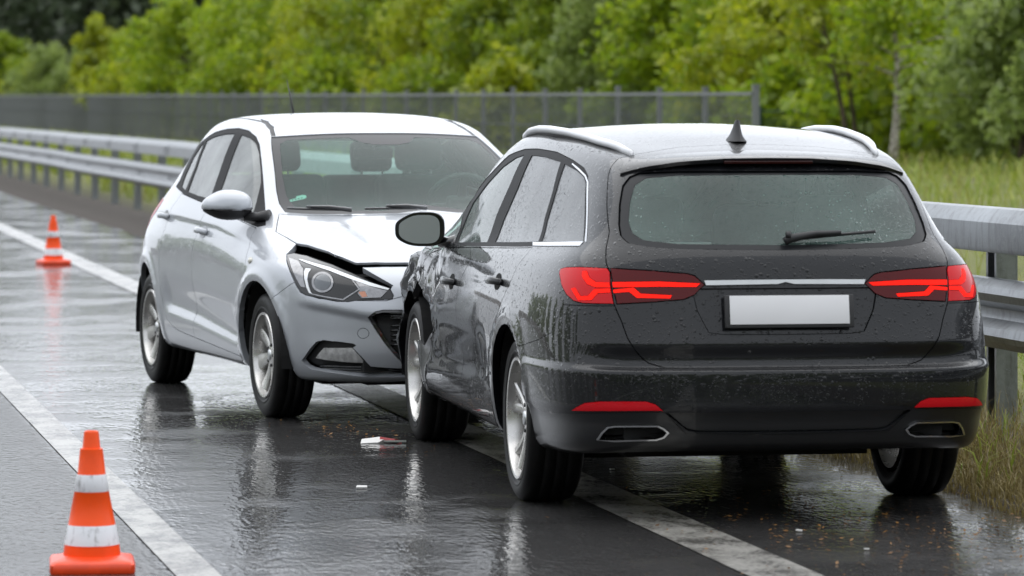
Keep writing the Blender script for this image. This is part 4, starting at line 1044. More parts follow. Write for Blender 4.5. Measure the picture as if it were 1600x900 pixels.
# ---------------------------------------------------------------- dark station wagon
WA = empty('station_wagon', (.8915 - .9866 * .04, 15.486 - .163 * .04, 0), 1.73476)
tag(WA, 'rain wet anthracite station wagon with lit tail lamps and a crushed front wing', 'car')
def wagon_disp(P, n, t, v):
    x, y, z = P[..., 0], P[..., 1], P[..., 2]; ay = np.abs(y)
    d = np.zeros_like(x)
    for x0 in (0.0, 2.83):                       # flared wheel arches
        r = np.hypot(x - x0, z - .32); d += .011 * np.exp(-((r - .395) / .032) ** 2) * (ay > .6) * smooth(.18, .3, z)
    # swage low on the doors
    zl = .44 + .03 * (2.3 - x)
    side = (ay > .7) * smooth(.45, .75, x) * (1 - smooth(2.15, 2.4, x))
    d += side * np.where(z > zl, -.016 * smooth(zl + .20, zl + .02, z), -.016 * smooth(zl - .09, zl - .01, z))
    # folded bottom edge of the tailgate, bumper shelf
    rear = (x < -.55) * (1 - smooth(.60, .80, ay))
    d += -.030 * rear * smooth(.665, .60, z) * smooth(.56, .585, z)
    d += .012 * (x < -.35) * smooth(.590, .555, z) * smooth(.36, .44, z)
    # crash damage: left front door and wing
    k = .55 * (y > .5) * smooth(1.7, 2.2, x) * smooth(.30, .5, z) * (1 - smooth(.90, .97, z))
    cr = (np.abs(np.sin(x * 8.5 + z * 9 + 1.2 * np.sin(z * 11))) - .6) * .020 + (.5 - np.abs(np.sin(x * 5.2 - z * 13 + 1.5))) * .018 + (np.abs(np.sin(x * 17 + 14 * z)) - .5) * .005
    d += k * (cr - .012)
    k2 = (y > .3) * smooth(2.45, 2.9, x) * (1 - smooth(.86, .96, z)) * smooth(.45, .6, z)
    d += k2 * (-.03 + .02 * np.sin(x * 15 + z * 22))
    return d
ws = Skin(Surface(wagon_net()), wagon_disp)
B = BAKED['W']
order = [('hole', 'arch_rear'), ('hole', 'arch_front')]
left_extra = [('hole', 'tear')]
names = ['pane_front', 'pane_rear', 'pane_quarter', 'chrome_sill', 'chrome_post', 'dlo', 'lamp_strip', 'lamp_strip', 'lamp_strip2', 'lamp_strip2', 'lamp_outer', 'lamp_inner',
         'exhaust_hole', 'exhaust', 'reflector', 'chrome', 'recess', 'rear_clear', 'rear_window', 'tailgate', 'diffuser', 'valance', 'bumper', 'door_front', 'door_rear', 'wing']
src = dict(lamp_strip='strip_upper', wing='fender')
seq = ['strip_upper', 'strip_lower', 'strip_outer', 'strip_outer2', 'lamp_outer', 'lamp_inner', 'pane_front', 'pane_rear', 'pane_quarter', 'chrome_sill', 'chrome_post', 'dlo',
       'exhaust_hole', 'exhaust', 'reflector', 'chrome', 'recess', 'rear_clear', 'rear_window', 'tailgate', 'diffuser', 'valance', 'bumper', 'door_front', 'door_rear', 'fender']
# windscreen is the opening ahead of the front pillars
wind = [(9.35, 10.9), (9.25, 9.6), (9.6, 8.95), (13, 9.0), (13, 11.3), (10.4, 11.25)]
def parts_of(skin, base, holes_l, holes_r, seq, extra):
    res = []
    for sd, hl in ((1, holes_l), (-1, holes_r)):
        polys = [('hole', base[h]) for h in hl] + [(k, base[k]) for k in seq] + extra
        tv, d = cut(skin.S, polys); res.append((sd, tv, d))
    return res
PW = parts_of(ws, B, ['arch_rear', 'arch_front', 'tear'], ['arch_rear', 'arch_front'], seq, [('windscreen', wind)])
def pc(P, *names, side=None):
    return [(sd, tv, [f for k in names for f in d.get(k, [])]) for sd, tv, d in P if side in (None, sd)]
body = panel('body', ws, pc(PW, 'rest'), M['wagon'], WA, gap=.0015)
tail = panel('tailgate', ws, pc(PW, 'tailgate'), M['wagon'], WA, gap=.003, lip=.03)
bump = panel('bumper', ws, pc(PW, 'bumper'), M['wagon'], WA, gap=.0012)
val = panel('lower_bumper', ws, pc(PW, 'valance'), M['valance'], WA, gap=.001, off=-.004)
panel('diffuser', ws, pc(PW, 'diffuser'), M['valance'], val, gap=.001, off=-.016)
panel('rear_window', ws, pc(PW, 'rear_window'), M['frit'], tail, gap=.002, off=-.006, lip=.01)
panel('window_glass', ws, pc(PW, 'rear_clear'), M['glass_wagon'], tail, gap=-.001, lip=0, off=-.0065)
panel('number_plate_recess', ws, pc(PW, 'recess'), M['wagon'], tail, gap=.0008, off=-.007, lip=.01)
panel('chrome_strip', ws, pc(PW, 'chrome'), M['satin'], tail, gap=0, off=.006, lip=.016)
panel('windscreen', ws, pc(PW, 'windscreen'), M['glass_clear'], WA, gap=0, lip=0, off=-.004)
for sd in (1, -1):
    f = panel('front_door', ws, pc(PW, 'door_front', side=sd), M['wagon'], WA, gap=.0022)
    if sd > 0: tag(f, 'crumpled front door dented from the crash')
    fr = panel('rear_door', ws, pc(PW, 'door_rear', side=sd), M['wagon'], WA, gap=.0022)
    wg = panel('front_wing', ws, pc(PW, 'fender', side=sd), M['wagon'], WA, gap=.0022)
    if sd > 0: tag(wg, 'torn and crushed front wing')
    wf = panel('window_frame', ws, pc(PW, 'dlo', side=sd), M['rubber'], WA, gap=0, lip=.012, off=-.003)
    panel('window_pane', ws, pc(PW, 'pane_front', side=sd), M['glass_clear'], f, gap=-.001, lip=0, off=-.006)
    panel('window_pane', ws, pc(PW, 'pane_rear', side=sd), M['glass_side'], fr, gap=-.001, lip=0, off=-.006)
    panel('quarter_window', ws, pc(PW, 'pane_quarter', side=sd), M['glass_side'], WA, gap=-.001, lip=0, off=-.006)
    panel('chrome_trim', ws, pc(PW, 'chrome_sill', 'chrome_post', side=sd), M['chrome'], WA, gap=0, lip=.01, off=.002)
    lo = panel('tail_lamp', ws, pc(PW, 'lamp_outer', side=sd), M['lamp_red2'], WA, gap=.0018, lip=.02, off=.001)
    panel('light_strip', ws, pc(PW, 'strip_outer', 'strip_outer2', side=sd), M['lamp_light'], lo, gap=0, lip=.004, off=.002)
    li = panel('tailgate_lamp', ws, pc(PW, 'lamp_inner', side=sd), M['lamp_red'], tail, gap=.0018, lip=.02, off=.001)
    li.name = 'tail_lamp'
    st = panel('light_strip', ws, pc(PW, 'strip_upper', 'strip_lower', side=sd), M['lamp_light'], tail, gap=0, lip=.004, off=.002)
    panel('reflector', ws, pc(PW, 'reflector', side=sd), M['reflector'], bump, gap=.0006, off=.002, lip=.012)
    ex = panel('exhaust_trim', ws, pc(PW, 'exhaust', side=sd), M['chrome'], val, gap=0, off=.004, lip=.03)
    panel('exhaust_opening', ws, pc(PW, 'exhaust_hole', side=sd), M['dark'], val, gap=0, off=-.04, lip=0)
def wp(tv_t, tv_v, sd=1, off=0.0):
    t = np.array([tv_t], float); v = np.array([tv_v], float)
    return Vector((ws.pos(t, v, sd) + ws.nrm(t, v, sd) * off)[0])
# number plate
def plate(parent):
    c = Vector((-.974, -.005, .777)); tilt = Matrix.Rotation(R_(10), 3, 'Y')
    m = MB(); m.box((0, 0, 0), (.012, .485, .122), tilt, .003); h = m.build('plate_holder', M['black_matt'], parent); h.location = c
    m = MB(); m.box((-.0075, 0, .006), (.004, .448, .106), tilt, .001); p = m.build('number_plate', M['plate'], parent); p.location = c
    m = MB(); m.box((-.0085, 0, -.053), (.004, .476, .013), tilt, .001); q = m.build('plate_clip', M['satin'], parent); q.location = c
plate(tail)
# roof spoiler over the screen
def spoiler():
    m = MB(); rings = []
    for q in np.linspace(-1, 1, 33):
        a = abs(q); sd = 1 if q >= 0 else -1
        t0 = np.interp(a, [0, .55, .85, 1], [0, 1.58, 2.6, 2.95]); 
        pf = wp(t0, np.interp(a, [0, .6, 1], [12.2, 11.95, 11.4]), sd, .002)
        pb = Vector((np.interp(a, [0, .5, .8, 1], [-.655, -.645, -.615, -.555]), .545 * q, np.interp(a, [0, .3, .6, .85, 1], [1.335, 1.333, 1.322, 1.302, 1.277])))
        pm_ = pf.lerp(pb, .5) + Vector((0, 0, .006)); pu = pb + Vector((.006, 0, -.014)); pg = wp(t0 * .97, np.interp(a, [0, .6, 1], [11.15, 11.05, 10.75]), sd, .004)
        ins = pf + Vector((.02, 0, -.02))
        rings.append([pf, pm_, pb.lerp(pm_, .25) + Vector((0, 0, .003)), pb, pu, pu.lerp(pg, .5) + Vector((0, 0, .006)), pg, ins])
    loft(m, rings); o = m.build('roof_spoiler', M['wagon'], tail, autosmooth=40)
    m = MB()
    for q in np.linspace(-.17, .17, 2): pass
    m.box((-.648, 0, 1.318), (.012, .34, .012), None, .003); m.build('brake_light', M['brake_lens'], o)
spoiler()
# rear wiper
m = MB(); p0 = wp(.09, 8.82, -1, .02); p1 = wp(.75, 8.93, -1, .028); p2 = wp(1.29, 9.05, -1, .02)
m.tube([p0 + Vector((0, .02, -.012)), p0, p0.lerp(p1, .5) + Vector((-.006, 0, .010)), p1 + Vector((0, 0, .006))], [.016, .017, .012, .008], 10)
m.tube([p0 + Vector((-.004, .015, .012)), p0 + Vector((-.012, 0, .014))], .014, 10)
m.tube([p0.lerp(p2, .12) + Vector((.006, 0, -.004)), p1 + Vector((.008, 0, -.002)), p2 + Vector((.004, 0, 0))], .006, 8)
m.build('rear_wiper', M['black_matt'], tail)
# roof rails, antenna
for sd in (1, -1):
    m = MB(); rings = []
    tt = np.linspace(0, 1, 26)
    for u in tt:
        x = 1.36 - 1.78 * u; y = np.interp(u, [0, .4, .8, 1], [.585, .585, .53, .475])
        zb = np.interp(x, [-.45, -.2, .1, .4, .7, 1.0, 1.25, 1.4], [1.343, 1.368, 1.392, 1.41, 1.420, 1.420, 1.408, 1.395])
        lift = .013 * (smooth(0, .10, u) * smooth(1.0, .90, u)) ** .8
        hw = .017 * (.55 + .45 * smooth(0, .12, u) * smooth(1, .86, u)); hh = .016
        c = Vector((x, y * sd, zb + lift))
        rings.append([c + Vector((0, hw * math.cos(b) * (1 if abs(math.cos(b)) < .99 else 1), hh * math.sin(b))) for b in np.linspace(0, 2 * math.pi, 13)[:-1]])
    loft(m, rings); o = m.build('roof_rail', M['rail'], WA)
    m = MB(); rings = []
    for u in tt[1:-1]:
        x = 1.36 - 1.78 * u; y = np.interp(u, [0, .4, .8, 1], [.585, .585, .53, .475])
        zb = np.interp(x, [-.45, -.2, .1, .4, .7, 1.0, 1.25, 1.4], [1.343, 1.368, 1.392, 1.41, 1.420, 1.420, 1.408, 1.395])
        lift = .013 * (smooth(0, .10, u) * smooth(1.0, .90, u)) ** .8; c = Vector((x, (y - .002) * sd, 0))
        rings.append([c + Vector((0, .005, zb + lift - .004)), c + Vector((0, -.005, zb + lift - .004)), c + Vector((0, -.005, zb - .012)), c + Vector((0, .005, zb - .012))])
    loft(m, rings); m.build('rail_foot', M['black_matt'], o)
a = wp(.19, 13.66, 1); m = MB(); rings = []
for u in np.linspace(0, 1, 9):
    L = .16 * (1 - u) ** 1.1 + .03; wd_ = float(np.interp(u, [0, .12, .3, .6, .9, 1], [.080, .062, .040, .028, .020, .012])); zc = a.z - .004 + .082 * u; xc = a.x - .035 * u
    rings.append([Vector((xc + L / 2 * math.cos(b), a.y + wd_ / 2 * math.sin(b), zc)) for b in np.linspace(0, 2 * math.pi, 17)[:-1]])
loft(m, rings); m.build('antenna_fin', M['black_matt'], WA, autosmooth=35)
# door handles
def handle(parent, p, n, L, mat, cup_shade):
    tx = Vector((1, 0, 0)); tx = (tx - n * tx.dot(n)).normalized(); tz = tx.cross(n) * -1
    if tz.z < 0: tz = -tz
    root = empty('door_handle', p); root.parent = parent
    m = MB(); rings = []
    for u in np.linspace(-1, 1, 15):
        c = tx * (u * L / 2) + n * (.034 * (1 - abs(u) ** 3.0) + .006); hh = .017 * (1 - .25 * u * u); tt_ = .009
        rings.append([c + tz * hh * math.cos(b) + n * tt_ * math.sin(b) for b in np.linspace(0, 2 * math.pi, 13)[:-1]])
    loft(m, rings); m.build('grip', mat, root)
    m = MB(); vs = [tx * .0 + n * .0012 - tz * .002]; k = 24  # flat dark oval on the skin, painted as the recess's shade
    for b in range(k): vs.append(tx * math.cos(2 * math.pi * b / k) * L * .33 + tz * math.sin(2 * math.pi * b / k) * .034 + n * .0015)
    m.add(vs, [(0, 1 + b, 1 + (b + 1) % k) for b in range(k)]); m.build('handle_recess_shade', cup_shade, root)
    return root
fd = [o for o in WA.children if o.name.startswith('front_door')]; rd = [o for o in WA.children if o.name.startswith('rear_door')]
for sd, f, r_ in ((1, fd[0], rd[0]), (-1, fd[1], rd[1])):
    for key_, par in (('handle_f', f), ('handle_r', r_)):
        q = B['pts'][key_]; n = Vector(ws.nrm(np.array([q[3]]), np.array([q[4]]), sd)[0])
        handle(par, wp(q[3], q[4], sd), n, .205, M['wagon'], M['dark'])
# door mirrors
def mirror(parent, base, sd, rot, size, cap_mat, arm_to, back=+1):
    """an egg-shaped housing whose glass faces the car's rear"""
    root = empty('door_mirror', base); root.parent = parent; root.rotation_euler = (0, 0, rot)
    W_, H_, D_ = size
    def outline(k=1.0, zc=0.0):
        out = []
        for b in np.linspace(0, 2 * math.pi, 41)[:-1]:
            c, s_ = math.cos(b), math.sin(b)
            yy = W_ / 2 * np.sign(c) * abs(c) ** (.50 if c < 0 else .72); zz = H_ / 2 * np.sign(s_) * abs(s_) ** .62
            zz *= 1 - .30 * smooth(0, 1, (c + .1)) * (1 if s_ > 0 else .55)
            out.append((yy * k * sd, zz * k + zc))
        return out
    m = MB(); rings = []
    for xx, k in ((-.004, .90), (-.012, .97), (.0, 1.0), (.03, 1.0), (.06, .95), (.085, .82), (.102, .60), (.110, .30)):
        rings.append([Vector((xx * D_ / .11, a, b)) for a, b in outline(k)])
    loft(m, rings); m.build('mirror_housing', cap_mat, root)
    m = MB(); o_ = outline(.965); m.prism([Vector((-.018, a, b)) for a, b in o_], (0, 0, 0), (.012, 0, 0)); m.build('mirror_frame', M['black'], root)
    m = MB(); o_ = outline(.83); m.prism([Vector((-.0205, a, b)) for a, b in o_], (0, 0, 0), (.004, 0, 0)); m.build('mirror_glass', M['mirror'], root)
    m = MB(); e = Vector(arm_to); m.tube([Vector((.04, -W_ * .40 * sd, -H_ * .36)), Vector((.03, -W_ * .40 * sd, -H_ * .36)).lerp(e, .5) + Vector((0, 0, -.004)), e], [.032, .028, .038], 12, True, .8); m.build('mirror_arm', M['black'], root)
    return root
for sd in (1, -1):
    mirror(WA, (1.90, .955 * sd, .995), sd, -.22 * sd, (.215, .150, .11), M['wagon'], (.02, -.16 * sd, -.052))
# wheels
for x in (0, 2.83):
    for sd in (1, -1): make_wheel(WA, x, .740 * sd, sd, .32, .235, .225, 'twin')
# wheel wells, floor, interior
def wells(parent, xs, r, yo, yi, zc):
    for x0 in xs:
        for sd in (1, -1):
            m = MB(); vs = []; k = 20
            for q in range(k + 1):
                a = -.12 + (math.pi + .24) * q / k
                for yy in (yo, yi): vs.append((x0 + r * math.cos(a), yy * sd, zc + r * math.sin(a)))
            m.add(vs, [(2 * q, 2 * q + 1, 2 * q + 3, 2 * q + 2) for q in range(k)])
            m.add([(x0 + r * math.cos(-.12 + (math.pi + .24) * q / k), yi * sd, zc + r * math.sin(-.12 + (math.pi + .24) * q / k)) for q in range(k + 1)], [tuple(range(k + 1))])
            m.build('wheel_well', M['dark'], parent)
wells(WA, (0, 2.83), .385, .855, .52, .32)
m = MB(); m.box((1.45, 0, .255), (3.5, .95, .13)); m.box((1.45, 0, .21), (2.3, 1.05, .15)); m.box((1.41, 0, .265), (2.0, 1.55, .06)); m.box((-.62, 0, .34), (.6, 1.2, .08)); m.build('underbody', M['dark'], WA)  # deep middle box is added, unseen, to block light under the car
m = MB(); m.box((.75, 0, .56), (2.3, 1.44, .04)); m.box((-.58, 0, .86), (.46, 1.18, .03)); m.box((2.02, 0, .80), (.25, 1.30, .25), None, .06); m.box((1.0, .76, .70), (1.7, .04, .42)); m.box((1.0, -.76, .70), (1.7, .04, .42)); m.build('cabin_trim', M['trim'], WA)
for y in (.40, -.40): make_seat(WA, 1.02, y * .9, .50)
for y in (.36, -.36): make_seat(WA, .05, y * .95, .37, True, .60)
steering_wheel(WA, 1.72, .36, .92)
# ---------------------------------------------------------------- silver hatchback
HA = empty('hatchback', (-1.1917 + .9536 * .08, 22.181 + .301 * .08, 0), -1.2645)
tag(HA, 'wet silver five door hatchback with its bonnet pushed up, nose against the dark station wagon', 'car')
HB = BAKED['S']
swx, swz = [HB['pts'][k][0] for k in ('swA', 'swB', 'swC')], [HB['pts'][k][2] for k in ('swA', 'swB', 'swC')]
upx, upz = [HB['pts'][k][0] for k in ('upA', 'upB', 'upC', 'upD')], [HB['pts'][k][2] for k in ('upA', 'upB', 'upC', 'upD')]
def hatch_disp(P, n, t, v):
    x, y, z = P[..., 0], P[..., 1], P[..., 2]; ay = np.abs(y)
    d = np.zeros_like(x)
    for x0 in (0.0, 2.57):
        r = np.hypot(x - x0, z - .305); d += .012 * np.exp(-((r - .395) / .032) ** 2) * (ay > .62) * smooth(.17, .3, z)
    zl = np.interp(x, swx, swz)
    side = (ay > .75) * smooth(.42, .62, x) * (1 - smooth(2.05, 2.22, x))
    d += side * np.where(z > zl, -.028 * smooth(zl + .19, zl + .01, z), -.028 * smooth(zl - .075, zl, z))
    zu = np.interp(x, upx, upz)
    s2 = (ay > .6) * smooth(-.15, .2, x) * (1 - smooth(2.45, 2.85, x))
    d += s2 * -.008 * smooth(zu + .004, zu - .026, z) * smooth(zu - .16, zu - .03, z)
    # fold in the front bumper under the lamps
    fr = smooth(2.98, 3.12, x)
    zf = np.interp(ay, [.0, .55, .95], [.50, .535, .62])
    d += fr * (.010 * smooth(zf + .09, zf, z) * smooth(zf - .05, zf - .01, z) - .008 * smooth(zf, zf - .04, z) * smooth(.34, .46, z))
    return d
def hood_up(P, n, t, v):
    x, y = P[..., 0], P[..., 1]
    return .010 * smooth(2.35, 3.12, x) - .010 * np.exp(-((np.abs(y) - .42) / .05) ** 2) * smooth(2.2, 2.4, x) * (1 - smooth(2.9, 3.15, x))
hs_ = Skin(Surface(hatch_net()), hatch_disp)
hseq = ['drl', 'drl2', 'projector_lens', 'projector', 'turn_amber', 'turn', 'chromeline', 'lamp_chrome', 'headlamp', 'gap', 'fog_lamp', 'fog', 'grille_mesh', 'grille', 'tow', 'lower',
        'pane_quarter', 'pane_rear', 'pane_front', 'dlo', 'wind_clear', 'windscreen', 'hood', 'door_front', 'door_rear', 'bumper']
tl = [(2.7, 8.35), (3.5, 8.42), (4.22, 8.35), (4.25, 7.9), (4.05, 7.3), (3.8, 6.6), (3.3, 6.5), (2.75, 6.6)]
rw = [(0, 11.1), (1.6, 11.05), (2.6, 10.9), (2.75, 10.2), (2.5, 9.3), (1.5, 9.1), (0, 9.1)]
PH = parts_of(hs_, HB, ['arch_rear', 'arch_front'], ['arch_rear', 'arch_front'], hseq, [('ditch', HB['ditch']), ('tail_lamp', tl), ('back_window', rw)])
panel('body', hs_, pc(PH, 'rest'), M['silver'], HA, gap=.0018)
hood = panel('bonnet', hs_, pc(PH, 'hood'), M['silver'], HA, gap=.003, lip=.012, extra=hood_up)
fb = panel('front_bumper', hs_, pc(PH, 'bumper'), M['silver'], HA, gap=.0015)
panel('bonnet_gap_shade', hs_, pc(PH, 'gap'), M['dark'], HA, gap=0, off=-.05, lip=0)  # sunken dark sheet stands in for the shade inside the gap
lowr = panel('bumper_lip', hs_, pc(PH, 'lower'), M['black_matt'], fb, gap=0, off=-.03, lip=.02)
gr = panel('grille_frame', hs_, pc(PH, 'grille'), M['black'], HA, gap=0, off=-.008, lip=.03)
gm = panel('grille', hs_, pc(PH, 'grille_mesh'), M['black_matt'], HA, gap=0, off=-.05, lip=0)
wsn = panel('windscreen', hs_, pc(PH, 'windscreen'), M['frit'], HA, gap=.0015, off=-.004, lip=.01)
panel('windscreen_glass', hs_, pc(PH, 'wind_clear'), M['glass_silver'], HA, gap=-.001, off=-.0045, lip=0)
panel('back_window', hs_, pc(PH, 'back_window'), M['glass_silver'], HA, gap=0, off=-.004, lip=.01)
def hp(t_, v_, sd=1, off=0.0, extra=None):
    t = np.array([t_], float); v = np.array([v_], float)
    return Vector((hs_.pos(t, v, sd, extra) + hs_.nrm(t, v, sd, extra) * off)[0])
hf, hr = {}, {}
for sd in (1, -1):
    hf[sd] = panel('front_door', hs_, pc(PH, 'door_front', side=sd), M['silver'], HA, gap=.002)
    hr[sd] = panel('rear_door', hs_, pc(PH, 'door_rear', side=sd), M['silver'], HA, gap=.002)
    panel('window_frame', hs_, pc(PH, 'dlo', side=sd), M['rubber'], HA, gap=0, off=-.003, lip=.012)
    panel('window_pane', hs_, pc(PH, 'pane_front', side=sd), M['glass_silver_side'], hf[sd], gap=-.001, lip=0, off=-.007)
    panel('window_pane', hs_, pc(PH, 'pane_rear', side=sd), M['glass_silver_side'], hr[sd], gap=-.001, lip=0, off=-.007)
    panel('quarter_window', hs_, pc(PH, 'pane_quarter', side=sd), M['glass_silver_side'], HA, gap=-.001, lip=0, off=-.007)
    panel('roof_moulding', hs_, pc(PH, 'ditch', side=sd), M['black_matt'], HA, gap=0, lip=.01, off=-.003)
    panel('tail_lamp', hs_, pc(PH, 'tail_lamp', side=sd), M['lamp_red2'], HA, gap=.0015, lip=.02, off=.002)
    hl = panel('headlamp', hs_, pc(PH, 'headlamp', side=sd), M['lamp_dark'], HA, gap=.0025, lip=.03, off=-.002)
    panel('light_guide', hs_, pc(PH, 'drl', 'drl2', side=sd), M['lamp_white'], hl, gap=0, lip=.004, off=.001)
    panel('lamp_trim', hs_, pc(PH, 'chromeline', 'lamp_chrome', side=sd), M['lamp_grey'], hl, gap=0, lip=.004, off=-.0005)
    panel('turn_signal', hs_, pc(PH, 'turn', side=sd), M['lamp_grey'], hl, gap=.001, lip=.004, off=-.001)
    panel('amber_bulb', hs_, pc(PH, 'turn_amber', side=sd), M['amber'], hl, gap=0, lip=.004, off=-.001)
    panel('projector_ring', hs_, pc(PH, 'projector', side=sd), M['lamp_grey'], hl, gap=0, lip=.004, off=.001)
    c_ = pc(PH, 'projector_lens', side=sd)
    tvc = np.mean([c_[0][1][i] for f in c_[0][2] for i in f], 0); ctr = hs_.pos(np.array([tvc[0]]), np.array([tvc[1]]), sd)[0]
    dome = lambda P, n, t, v, ctr=ctr: .014 * np.sqrt(np.clip(1 - (np.linalg.norm(P - ctr, axis=-1) / .062) ** 2, 0, 1))
    panel('projector_lens', hs_, c_, M['projector'], hl, gap=0, lip=.003, off=-.008, extra=dome)
    panel('fog_recess', hs_, pc(PH, 'fog', side=sd), M['black_matt'], fb, gap=0, off=-.045, lip=0)
    fl = panel('fog_lamp', hs_, pc(PH, 'fog_lamp', side=sd), M['fog_lens'], fb, gap=0, off=-.012, lip=.03)
    for key_, par in (('handle_f', hf[sd]), ('handle_r', hr[sd])):
        q = HB['pts'][key_]; n = Vector(hs_.nrm(np.array([q[3]]), np.array([q[4]]), sd)[0])
        handle(par, hp(q[3], q[4], sd), n, .18, M['silver'], simple("handle_shade", (.35, .36, .38), .35, .6))
    q = HB['pts']['side_sig']; p = hp(q[3], q[4], sd); m = MB()
    m.lathe([(.0, .009), (.014, .008), (.021, .004), (.023, -.006)], 20, 'Y'); o = m.build('side_indicator', simple("pale_indicator", (.62, .60, .52), .2, coat=1.0), HA); o.location = p; o.scale = (1.25, sd, .8)
    # door mirror: silver cap above a black shell
    q = HB['pts']['mirror']
    root = empty('door_mirror', (2.02, .975 * sd, 1.02)); root.parent = HA; root.rotation_euler = (0, 0, .25 * sd)
    def egg(k, lo, hi, m):
        rings = []
        for xx, kk in ((-.065, .93), (-.06, .985), (-.03, 1.0), (.0, .97), (.03, .88), (.055, .70), (.07, .45), (.076, .12)):
            ring = []
            for b in np.linspace(0, 2 * math.pi, 41)[:-1]:
                c, s_ = math.cos(b), math.sin(b); yy = .130 * np.sign(c) * abs(c) ** .8; zz = .088 * np.sign(s_) * abs(s_) ** .8
                if zz > 0: zz *= 1 - .30 * smooth(-.1, 1.0, c)
                else: zz *= .78 - .25 * smooth(-.1, 1.0, c)
                ring.append(Vector((xx, yy * kk * k * sd, min(max(zz * kk * k, lo), hi))))
            rings.append(ring)
        loft(m, rings)
    m = MB(); egg(1.0, -.012, .2, m); m.build('mirror_cap', M['silver'], root)
    m = MB(); egg(.985, -.2, -.020, m); m.build('mirror_shell', M['black_matt'], root)
    m = MB(); egg(.97, -.022, -.010, m); m.build('mirror_indicator', M['lamp_grey'], root)
    m = MB(); m.box((-.066, 0, .005), (.006, .19, .09), None, .002); m.build('mirror_glass', M['mirror'], root)
    m = MB(); m.tube([Vector((-.01, -.09 * sd, -.045)), Vector((.0, -.155 * sd, -.052)), Vector((.02, -.215 * sd, -.045))], [.034, .032, .045], 12, True, .75); m.build('mirror_arm', M['black_matt'], root)
# black lines: bonnet to nose gap has a dark sheet behind it; tow cap
panel('tow_eye_cover', hs_, pc(PH, 'tow', side=-1), M['silver'], fb, gap=.001, lip=.01)
# grille bars
m = MB()
for k, vv in enumerate(np.linspace(2.9, 4.25, 8)):
    pts = [hp(t_, vv, 1, -.03) for t_ in np.linspace(11.62, 13, 8)]; pts += [Vector((p.x, -p.y, p.z)) for p in pts[::-1][1:]]
    m.tube(pts, .006, 6)
m.build('grille_bar', M['black'], gm)
for sd in (1, -1):
    m = MB()
    for vv in (1.62, 1.75, 1.88): m.tube([hp(t_, vv, sd, -.03) for t_ in np.linspace(10.5, 11.9, 6)], .005, 6)
    m.build('fog_bar', M['black'], fb)
# wipers
for a, b in (((9.80, 9.02), (11.3, 8.93)), ((11.6, 8.96), (13, 8.95))):
    m = MB(); p = [hp(a[0] + (b[0] - a[0]) * u, a[1] + (b[1] - a[1]) * u, -1, .016) for u in (0, .33, .66, 1)]
    m.tube(p, .006, 8); m.tube([q + Vector((.006, 0, .012)) for q in p[1:3]] + [p[3]], [.006, .010, .012], 8); m.build('wiper', M['black'], HA)
# interior mirror, sticker
root = empty('interior_mirror', (1.27, .0, 1.30)); root.parent = HA
m = MB(); m.box((0, 0, -.02), (.03, .215, .062), None, .014); m.build('mirror_housing', M['trim'], root)
m = MB(); m.tube([(0, 0, 0), (.06, 0, .045)], .014, 8); m.box((.05, 0, .045), (.05, .10, .03), None, .008); m.build('mirror_mount', M['trim'], root)
q = HB['pts']['sticker']; m = MB(); n = Vector(hs_.nrm(np.array([q[3]]), np.array([q[4]]), -1)[0]); c = hp(q[3], q[4], -1, -.012)
ty = Vector((0, 1, 0)); ty = (ty - n * ty.dot(n)).normalized(); tz = n.cross(ty); tz = tz if tz.z > 0 else -tz
def flat(pts, off=0.0): 
    vs = [ty * a + tz * b + n * off for a, b in pts]; m.add(vs, [tuple(range(len(vs)))])
flat([(-.038, -.016), (.030, -.016), (.040, -.008), (.040, .010), (.030, .017), (.004, .017), (.002, .004), (-.038, .000)])
o = m.build('windscreen_sticker', M['sticker'], HA); o.location = c; o.scale = (1.35,) * 3
m = MB()
for k in range(5): flat([(-.030 + k * .012, -.010), (-.024 + k * .012, -.010), (-.024 + k * .012, -.003), (-.030 + k * .012, -.003)], .001)
o = m.build('sticker_print', M['trim'], HA); o.location = c; o.scale = (1.35,) * 3
# aerial
m = MB(); m.lathe([(0, .022), (.012, .02), (.022, .004), (.024, -.01)], 16); m.tube([(0, 0, .01), (-.10, 0, .13), (-.16, 0, .21)], [.006, .004, .002], 8); o = m.build('roof_aerial', M['black_matt'], HA); o.location = (-.02, -.10, 1.462)
for x in (0, 2.57):
    for sd in (1, -1): make_wheel(HA, x, .83 * sd, sd, .305, .208, .205, 'eight')
wells(HA, (0, 2.57), .378, .93, .60, .305)
m = MB(); m.box((1.3, 0, .245), (3.5, 1.05, .13)); m.box((1.2, 0, .21), (2.2, 1.1, .15)); m.box((1.28, 0, .25), (1.75, 1.7, .06)); m.box((3.0, 0, .32), (.5, 1.2, .12)); m.build('underbody', M['dark'], HA)  # lowest box added below the floor to keep light from passing beneath
m = MB(); m.box((.9, 0, .52), (2.3, 1.56, .04)); m.box((-.2, 0, .80), (.5, 1.3, .03)); m.box((.9, .86, .70), (2.0, .04, .45)); m.box((.9, -.86, .70), (2.0, .04, .45)); m.box((2.15, 0, .76), (.30, 1.3, .30)); m.build('cabin_trim', M['trim'], HA)
m = MB(); m.box((1.80, 0, .905), (.46, 1.46, .10), None, .04); m.build('dashboard', M['trim'], HA)
for y in (.40, -.40): make_seat(HA, .95, y, .54, width=.54)
for y in (.38, -.38): make_seat(HA, .05, y, .52, True, .66)
steering_wheel(HA, 1.52, .40, 1.0)
